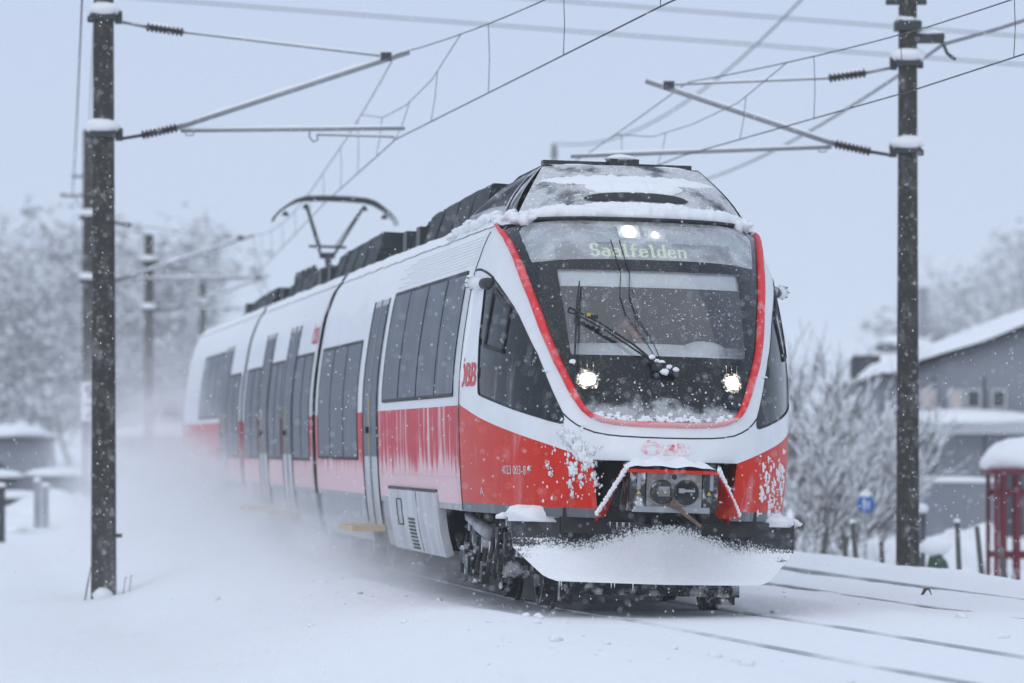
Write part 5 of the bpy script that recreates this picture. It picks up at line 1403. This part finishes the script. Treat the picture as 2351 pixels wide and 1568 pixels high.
def house_back():
    Y = 380.0; x0 = px(1985, 0, Y).x; x1 = px(2250, 0, Y).x; w = x1-x0; root = empty('distant_house', (x0, Y, -1.2)); tag(root, 'distant pale house with a tall chimney showing above the grey house', 'house')
    e = px(0, 842, Y).z + 1.2; a = px(0, 752, Y).z + 1.2
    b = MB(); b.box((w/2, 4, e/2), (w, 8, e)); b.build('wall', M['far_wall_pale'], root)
    b = MB(); b.v = [(-.4, -.5, e), (w+.4, -.5, e), (w+.4, 8.5, e), (-.4, 8.5, e), (w*.28, 4, a), (w*.72, 4, a)]; b.f = [(0, 1, 5, 4), (1, 2, 5), (2, 3, 4, 5), (3, 0, 4), (3, 2, 1, 0)]; b.m = [0]*5; rf = b.build('roof', M['far_wall'], root)
    b = MB(); b.grid(lambda u, v: Vector((lerp(lerp(-.3, w+.3, u), lerp(w*.28, w*.72, u), v*.8), lerp(-.5, 4, v*.8)-.02, lerp(e, a, v*.8)+.14)), 12, 4); b.build('roof_snow', M['snow'], rf, True)
    cx = px(2126, 0, Y).x - x0; b = MB(); b.box((cx, 3, (a + px(0, 675, Y).z + 1.2)/2 - .3), (.75, .75, px(0, 675, Y).z + 1.2 - a + 1.8)); b.build('chimney', M['far_wall'], rf)
    for k in range(4): win(root, 2.0*k + .9, 2.0*k + 1.8, e-2.2, e-1.0, 0)
    for dx, dz in ((1.6, 1.0), (-2.8, 1.6)):
        b = MB(); b.blob((cx+dx, 1.2, a-dz), (1.2, .5, .42), 4, .3); b.build('dormer', M['far_dark'], rf)
house_back()
def shed_mid():
    Y = 150.0; x0 = px(1925, 0, Y).x; x1 = px(2075, 0, Y).x; w = x1-x0; root = empty('grey_outbuilding', (x0, Y, -1.2)); tag(root, 'dull grey outbuilding with snowy flat roof behind the shrubs', 'outbuilding')
    e = px(0, 880, Y).z + 1.2
    b = MB(); b.box((w/2, 3, e/2), (w, 6, e)); b.build('wall', M['far_wall'], root)
    b = MB(); b.blob((w/2, 3, e+.02), (w/2+.3, 3.2, .3), 3, .06, nu=20, nv=8, flat=-.05); b.build('roof_snow', M['snow'], root, True)
    b = MB(); b.box((w*.42, .5, e+.5), (.9, .6, .75)); b.build('roof_vent', M['far_dark'], root)
    for k in range(2): win(root, .4+.9*k, .95+.9*k, 1.6, 2.6, 0)
shed_mid()
def slat_shelter():
    Y = 84.0; x0 = px(2286, 0, Y).x; x1 = x0 + 2.0; root = empty('slatted_shelter', (x0, Y, -1.25)); tag(root, 'dark red slatted shelter under a thick rounded snow cap', 'shelter')
    top = px(0, 1088, Y).z + 1.25; dp = 1.4
    for x, y in ((0, 0), (1.0, 0), (2.0, 0), (0, dp), (2.0, dp)):
        b = MB(); b.box((x, y, top/2), (.075, .075, top)); b.build('post', M['red_slat'], root)
    for z in (top-.33, top-1.42, .25):
        b = MB(); b.box((1.0, .02, z), (1.92, .04, .11)); b.build('rail', M['red_slat'], root)
        b = MB(); b.box((1.0, dp, z), (1.92, .04, .11)); b.build('rail', M['red_slat'], root)
    for k in range(8):
        x = .14 + .235*k
        b = MB(); b.box((x, -.035, top*.52), (.085, .03, top*.94)); b.build('slat', M['red_slat'], root)
        b = MB(); b.box((x+.1, dp+.035, top*.52), (.085, .03, top*.94)); b.build('slat', M['red_slat'], root)
    b = MB(); b.box((1.0, dp/2, top+.04), (2.25, dp+.3, .08)); rf = b.build('roof', M['red_slat'], root)
    b = MB(); b.blob((1.1, dp/2, top+.22), (1.3, dp*.7, .50), 5, .10, nu=30, nv=14, flat=-.16); b.build('snow_cap', M['snow'], rf, True)
slat_shelter()
def round_sign():
    Y = 90.0; p = px(1986, 1157, Y); root = empty('round_sign', (p.x, Y, -1.2)); tag(root, 'round blue footpath sign with white figures among the shrubs', 'sign')
    z = p.z + 1.2; r = .165
    b = MB(); b.tube([(0, 0, 0), (0, 0, z+.15)], .03, 8); b.build('post', M['galv'], root)
    b = MB(); b.tube([(0, -.06, z), (0, -.035, z)], r, 28); d = b.build('disc', M['sign_blue'], root)
    b = MB()
    for x, k in ((-.025, .85), (.055, .6)):
        b.box((x, -.068, z+.05*k-.03), (.055*k, .01, .10*k)); b.tube([(x, -.075, z+.125*k-.03), (x, -.063, z+.125*k-.03)], .026*k, 10)
        for q in (-1, 1): b.box((x+q*.018*k, -.068, z-.045*k-.03), (.02*k, .01, .11*k))
    b.build('figures', M['sign_white'], d)
    b = MB(); b.blob((0, -.04, z+r+.02), (.12, .05, .06), 3, .2); b.build('snow_cap', M['snow'], root, True)
round_sign()
def fence():
    rnd = random.Random(5)
    for i, (x, lean) in enumerate([(1815, .05), (1872, -.05), (1935, .08), (1975, 0), (2030, .06), (2135, .16), (2205, .14), (2262, .02), (2320, .05)]):
        Y = 72.0 + rnd.uniform(-1, 1); p = px(x, 0, Y)
        lab = ['weathered stake behind the train nose', 'fence stake beside the tall bare shrub', 'fence stake below the slanting shrub', 'fence stake in line with the blue sign', 'fence stake just left of the right mast',
               'tilted stake beside the green sack', 'tilted stake between green sack and red slats', 'fence stake at the corner of the red shelter', 'fence stake before the red slats'][i]
        b = MB(); b.tube([(0, 0, -.4), (lean*-.5, 0, .6), (lean*-1, 0, 1.22)], [.045, .042, .036], 7); o = b.build('fence_stake', M['post_wood'], None, True); o.location = (p.x, Y, -1.0)
        tag(o, lab, 'fence stake', 'stakes of the old fence')
        o.scale = (1, 1, rnd.uniform(.75, 1.12)); o.rotation_euler = (0, rnd.uniform(-.12, .12), 0)
        if i % 3: continue
        b = MB(); b.blob((lean*-1, 0, 1.23), (.05, .05, .035), i, .3, nu=8, nv=6); b.build('snow_cap', M['snow'], o, True)
fence()
p = px(2150, 0, 76); b = MB(); b.blob((0, 0, .45), (.17, .15, .42), 7, .35, nu=16, nv=12); o = b.build('garden_sack', M['green'], None, True); o.location = (p.x, 76, -1.05); tag(o, 'green sack slumped under snow right of the right mast', 'sack')
b = MB(); b.blob((-.02, 0, .92), (.26, .24, .14), 3, .2); b.build('snow_cap', M['snow'], o, True)
p = px(2118, 0, 88); b = MB(); b.tube([(0, 0, 0), (0, 0, 1.4)], .05, 8); o = b.build('marker_post', M['far_dark'], None); o.location = (p.x, 88, -1.15); tag(o, 'small dark grey post with a snow knob beside the right mast', 'post')
b = MB(); b.blob((0, 0, 1.46), (.10, .1, .09), 3, .1); b.build('snow_cap', M['snow'], o, True)
# snow drifts on the lower ground
def drift(x, y, rx, ry, rz, seed, label):
    b = MB(); b.blob((0, 0, 0), (rx, ry, rz), seed, .28, 2.2, 30, 16); o = b.build('snow_drift', M['snow'], None, True); o.location = (x, y, ground_z(x, y) - .1); tag(o, label, 'snow drift', 'snow drifts'); return o
for i, (x, Y, rx, rz, lab) in enumerate([(2000, 100, .9, .55, 'snow drift heaped below the blue sign'), (2160, 92, .8, .75, 'snow drift behind the green sack'), (2225, 95, 1.2, .95, 'snow drift left of the red slatted shelter'), (2300, 78, .5, .4, 'small snow drift at the foot of the red slats'), (1840, 86, 1.3, .4, 'snow drift under the bare shrubs')]):
    drift(px(x, 0, Y).x, Y, rx, .8, rz, i, lab)
# low snowy brush between the fence and the track
for i, (x, Y, H, lab) in enumerate([(2315, 74, 1.0, 'snowy brush before the red slats'), (2240, 75, .7, 'snowy brush at the shelter corner'), (2185, 73, .6, 'snowy brush between the tilted stakes'), (1900, 82, 1.5, 'snowy brush below the slanting shrub'), (1960, 84, 1.3, 'snowy brush below the blue sign'), (2030, 76, 1.0, 'snowy brush at the foot of the right mast'), (1835, 82, 1.6, 'snowy brush right behind the plough blade')]):
    p = px(x, 0, Y); tree('low_brush', (p.x, Y, -1.1), H, 120+i, lab, 'low snowy brush', spread=.5, stems=7, depth=2, twigs=4, snow=.8, thick=.012, r0=.016, cat='bush')

# ------------------------------------------------------------------ left background
def parked_car(x, Y, rz, label):
    root = empty('parked_car', (x, Y, -.75)); root.rotation_euler = (0, 0, rz); tag(root, label, 'car', 'snowed-in parked cars')
    L, w = 4.2, 1.75; prof = [(-2.1, .35), (-2.1, .75), (-1.95, .86), (-1.0, .98), (-.45, 1.40), (.9, 1.44), (1.6, 1.05), (2.05, .95), (2.1, .4)]
    b = MB()
    for sd in (-1, 1):
        for y, z in prof: b.v.append((sd*w/2*(1 if z < 1.05 else .82), y, z))
    n = len(prof)
    for i in range(n-1): b.f.append((i, i+1, n+i+1, n+i)); b.m.append(0)
    b.f += [tuple(range(n-1, -1, -1)), tuple(range(n, 2*n)), (0, n, 2*n-1, n-1)]; b.m += [0]*3; b.build('body', M['car_paint'], root)
    b = MB(); b.add([(-.72, -.98, 1.0), (.72, -.98, 1.0), (.66, -.49, 1.36), (-.66, -.49, 1.36)], [(0, 1, 2, 3)]); b.build('windscreen', M['far_win'], root)
    for sd in (-1, 1):
        b = MB(); b.add([(sd*.80, -.7, 1.02), (sd*.80, 1.2, 1.06), (sd*.73, .8, 1.38), (sd*.73, -.35, 1.36)], [(0, 1, 2, 3)]); b.build('side_window', M['far_win'], root)
        for y in (-1.3, 1.3):
            b = MB(); b.tube([(sd*.70, y, .32), (sd*.89, y, .32)], .32, 16); b.build('wheel', M['rubber'], root)
        b = MB(); b.box((sd*.6, -2.1, .66), (.3, .06, .14)); b.build('headlight', M['galv'], root)
    b = MB(); b.blob((0, .2, 1.42), (.86, 1.0, .20), 4, .08, nu=20, nv=10, flat=-.04); b.blob((0, -1.5, .93), (.88, .62, .16), 6, .1, nu=18, nv=8, flat=-.05); b.build('snow_cover', M['snow'], root, True)
parked_car(px(128, 0, 128).x, 128, R(-12), 'snow-covered parked car facing the line under the trees')
parked_car(px(-18, 0, 122).x, 122, R(25), 'snow-covered parked car half cut by the picture edge beside the dark posts')
drift(px(120, 0, 112).x, 112, 1.9, 2.4, .82, 11, 'long snow bank before the parked car')
drift(px(215, 0, 118).x, 118, 1.6, 2.4, .62, 12, 'snow bank behind the number plate mast')
drift(px(20, 0, 110).x, 110, 1.1, 2, .5, 13, 'snow bank between the dark posts')
for i, (x, Y, H, lab) in enumerate([(3, 96, 1.05, 'dark upright post in the snow at the edge of the car park'), (86, 104, .95, 'grey post before the snow bank'), (104, 105, .85, 'shorter grey post next to another grey post')]):
    p = px(x, 0, Y); b = MB(); b.box((0, 0, H/2), (.14, .14, H)); b.box((0, 0, H+.02), (.17, .17, .05)); o = b.build('post', M['far_dark' if i == 0 else 'far_wall'], None); o.location = (p.x, Y, px(0, 1245, Y).z if i == 0 else px(0, 1212, Y).z); tag(o, lab, 'post', 'posts by the car park')
    b = MB(); b.blob((0, 0, H+.08), (.10, .10, .06), i, .1, nu=10, nv=6); b.build('snow_cap', M['snow'], o, True)
def shed_left(x0, x1, ytop, ybot, Y, name, label, wall):
    a, c = px(x0, ytop, Y), px(x1, ybot, Y); root = empty(name, (a.x, Y, -1.0)); tag(root, label, 'shed')
    w = c.x-a.x; e = a.z + 1.0
    b = MB(); b.box((w/2, 2.5, (e-.35)/2), (w, 5, e-.35)); b.build('wall', M[wall], root)
    b = MB(); b.box((w/2, 2.4, e-.28), (w+.5, 5.8, .14)); rf = b.build('roof', M['far_dark'], root)
    b = MB(); b.blob((w/2, 2.4, e-.16), (w/2+.35, 3.0, .42), 3, .05, nu=24, nv=10, flat=-.06); b.build('roof_snow', M['snow'], rf, True)
    b = MB(); b.box((w*.3, -.03, .9), (.8, .06, 1.8)); b.build('door', M['far_dark'], root)
shed_left(-60, 80, 990, 1060, 170, 'low_shed', 'low shed with a thick white snow roof left of the cars', 'far_wall')
shed_left(262, 520, 990, 1060, 165, 'long_shed', 'long low shed with a flat snowy roof behind the hazy mast', 'far_wall')
# dry stalks near the left mast
for i, (x, dx) in enumerate([(192, 16), (280, 14), (296, 8)]):
    p = px(x, 1362, 61.5); b = MB(); b.tube([(0, 0, -.1), (dx/FPX*61.5*.6, 0, .22), (dx/FPX*61.5, 0, .42 if i == 0 else .2)], [.011 if i == 0 else .006, .01 if i == 0 else .005, .004], 5); o = b.build('dry_stalk', M['bark'], None); o.location = (p.x, 61.5, ground_z(p.x, 61.5))
    tag(o, ['leaning stick propped against the lone left mast', 'dry stalk poking out of snow right of the left mast', 'shorter dry stalk poking out of snow near the left mast'][i], 'stalk', 'dry stalks')
p = px(2128, 1362, 48); b = MB(); b.tube([(-.06, 0, -.02), (-.02, 0, .05), (.015, 0, .055), (.05, 0, -.02)], [.012, .022, .012, .004], 6); o = b.build('dead_leaf', M['bark'], None, True); o.location = (p.x, 48, ground_z(p.x, 48) + .005); tag(o, 'curled dead leaf lying on the snow by the second track', 'leaf')

# ------------------------------------------------------------------ falling snow, blown snow, haze
def flakes():
    rnd = random.Random(11); b = MB(); v, f = [], []
    for k in range(11000):
        Y = rnd.choice((rnd.uniform(13, 41), rnd.uniform(24, 41.2), rnd.uniform(41, 75)))
        X = rnd.uniform(-.118, .118)*Y; Z = CAMH + rnd.uniform(-.052, .10)*Y
        if Z < ground_z(X, Y) + .05: continue
        loc = TMAT.inverted() @ Vector((X, Y, Z))
        if abs(loc.x) < 1.6 and -.5 < loc.y < 53 and loc.z < 4.3: continue
        r = rnd.uniform(.0026, .0060)*(1 if Y > 24 else .75); o = len(v)
        dx = rnd.uniform(-.4, .4)
        v += [(X-r, Y, Z), (X+r, Y, Z), (X, Y-r, Z), (X, Y+r, Z), (X+dx*r, Y, Z-r*1.5), (X-dx*r, Y, Z+r*1.5)]
        f += [(o+a, o+c, o+e) for a, c, e in ((0, 2, 5), (2, 1, 5), (1, 3, 5), (3, 0, 5), (2, 0, 4), (1, 2, 4), (3, 1, 4), (0, 3, 4))]
    b.v, b.f, b.m = v, f, [0]*len(f)
    o = b.build('falling_snow', M['snow'], None, True, 'stuff'); o['label'] = 'fine snowflakes drifting through the air'; o['category'] = 'snowflakes'
flakes()
def dust():
    k = NT('blown_snow'); c = k.coord(); o = k.xyz(c); w, s, h = o[0], o[1], o[2]
    H = k.math('ADD', k.math('MULTIPLY', s, .024), .30)
    H = k.math('ADD', H, k.ramp(s, 28, 50, 0.0, .8))
    hh = k.math('MAXIMUM', k.math('DIVIDE', k.math('ADD', h, .15), H), 0.0)
    vert = k.math('POWER', 2.718, k.math('MULTIPLY', k.math('MULTIPLY', hh, hh), -1.0))
    L = k.math('ADD', k.math('MULTIPLY', s, .032), .85)
    ww = k.math('DIVIDE', k.math('ADD', w, 1.75), L)
    lat = k.math('POWER', 2.718, k.math('MULTIPLY', k.math('MULTIPLY', ww, ww), -1.0))
    ramp = k.math('MULTIPLY', k.ramp(s, 3.0, 10.0), k.ramp(s, 18, 44, 1.0, 1.5)); fade = k.ramp(s, 38, 58, 1.0, 0.0)
    nz = k.ramp(k.noise(k.scaled(c, (1.1, .28, 1.9)), 1.0, 3, .65), .32, .68, .08, 2.0)
    d = k.math('MULTIPLY', k.math('MULTIPLY', k.math('MULTIPLY', vert, lat), k.math('MULTIPLY', ramp, fade)), k.math('MULTIPLY', nz, .26))
    edge = k.math('MULTIPLY', k.ramp(w, -5.0, -2.6), k.math('MULTIPLY', k.ramp(w, 3.0, 4.4, 1.0, 0.0), k.ramp(h, 4.0, 5.4, 1.0, 0.0)))
    d = k.math('MULTIPLY', d, edge)
    vol = k.n('ShaderNodeVolumePrincipled'); vol.inputs['Color'].default_value = (.985, .99, .995, 1); vol.inputs['Anisotropy'].default_value = 0.0
    k.l(d, vol.inputs['Density']); k.l(vol.outputs[0], k.out.inputs['Volume'])
    k.mat.cycles.volume_step_rate = .4
    b = MB(); b.box((-2.0, 40, 2.0), (12, 76, 6.2)); ob = b.build('blown_snow', k.mat, train)
    ob.parent = None; ob.matrix_world = TMAT; ob['kind'] = 'stuff'; ob['label'] = 'cloud of powder snow whirled up along the train'; ob['category'] = 'blown snow'
dust()
def haze():
    k = NT('haze'); vol = k.n('ShaderNodeVolumePrincipled'); vol.inputs['Color'].default_value = (.98, .985, .99, 1); vol.inputs['Density'].default_value = .0005
    k.l(vol.outputs[0], k.out.inputs['Volume']); k.mat.cycles.homogeneous_volume = True
    b = MB(); b.box((0, 720, 10), (1980, 1740, 40)); o = b.build('haze', k.mat); o['kind'] = 'stuff'
haze()
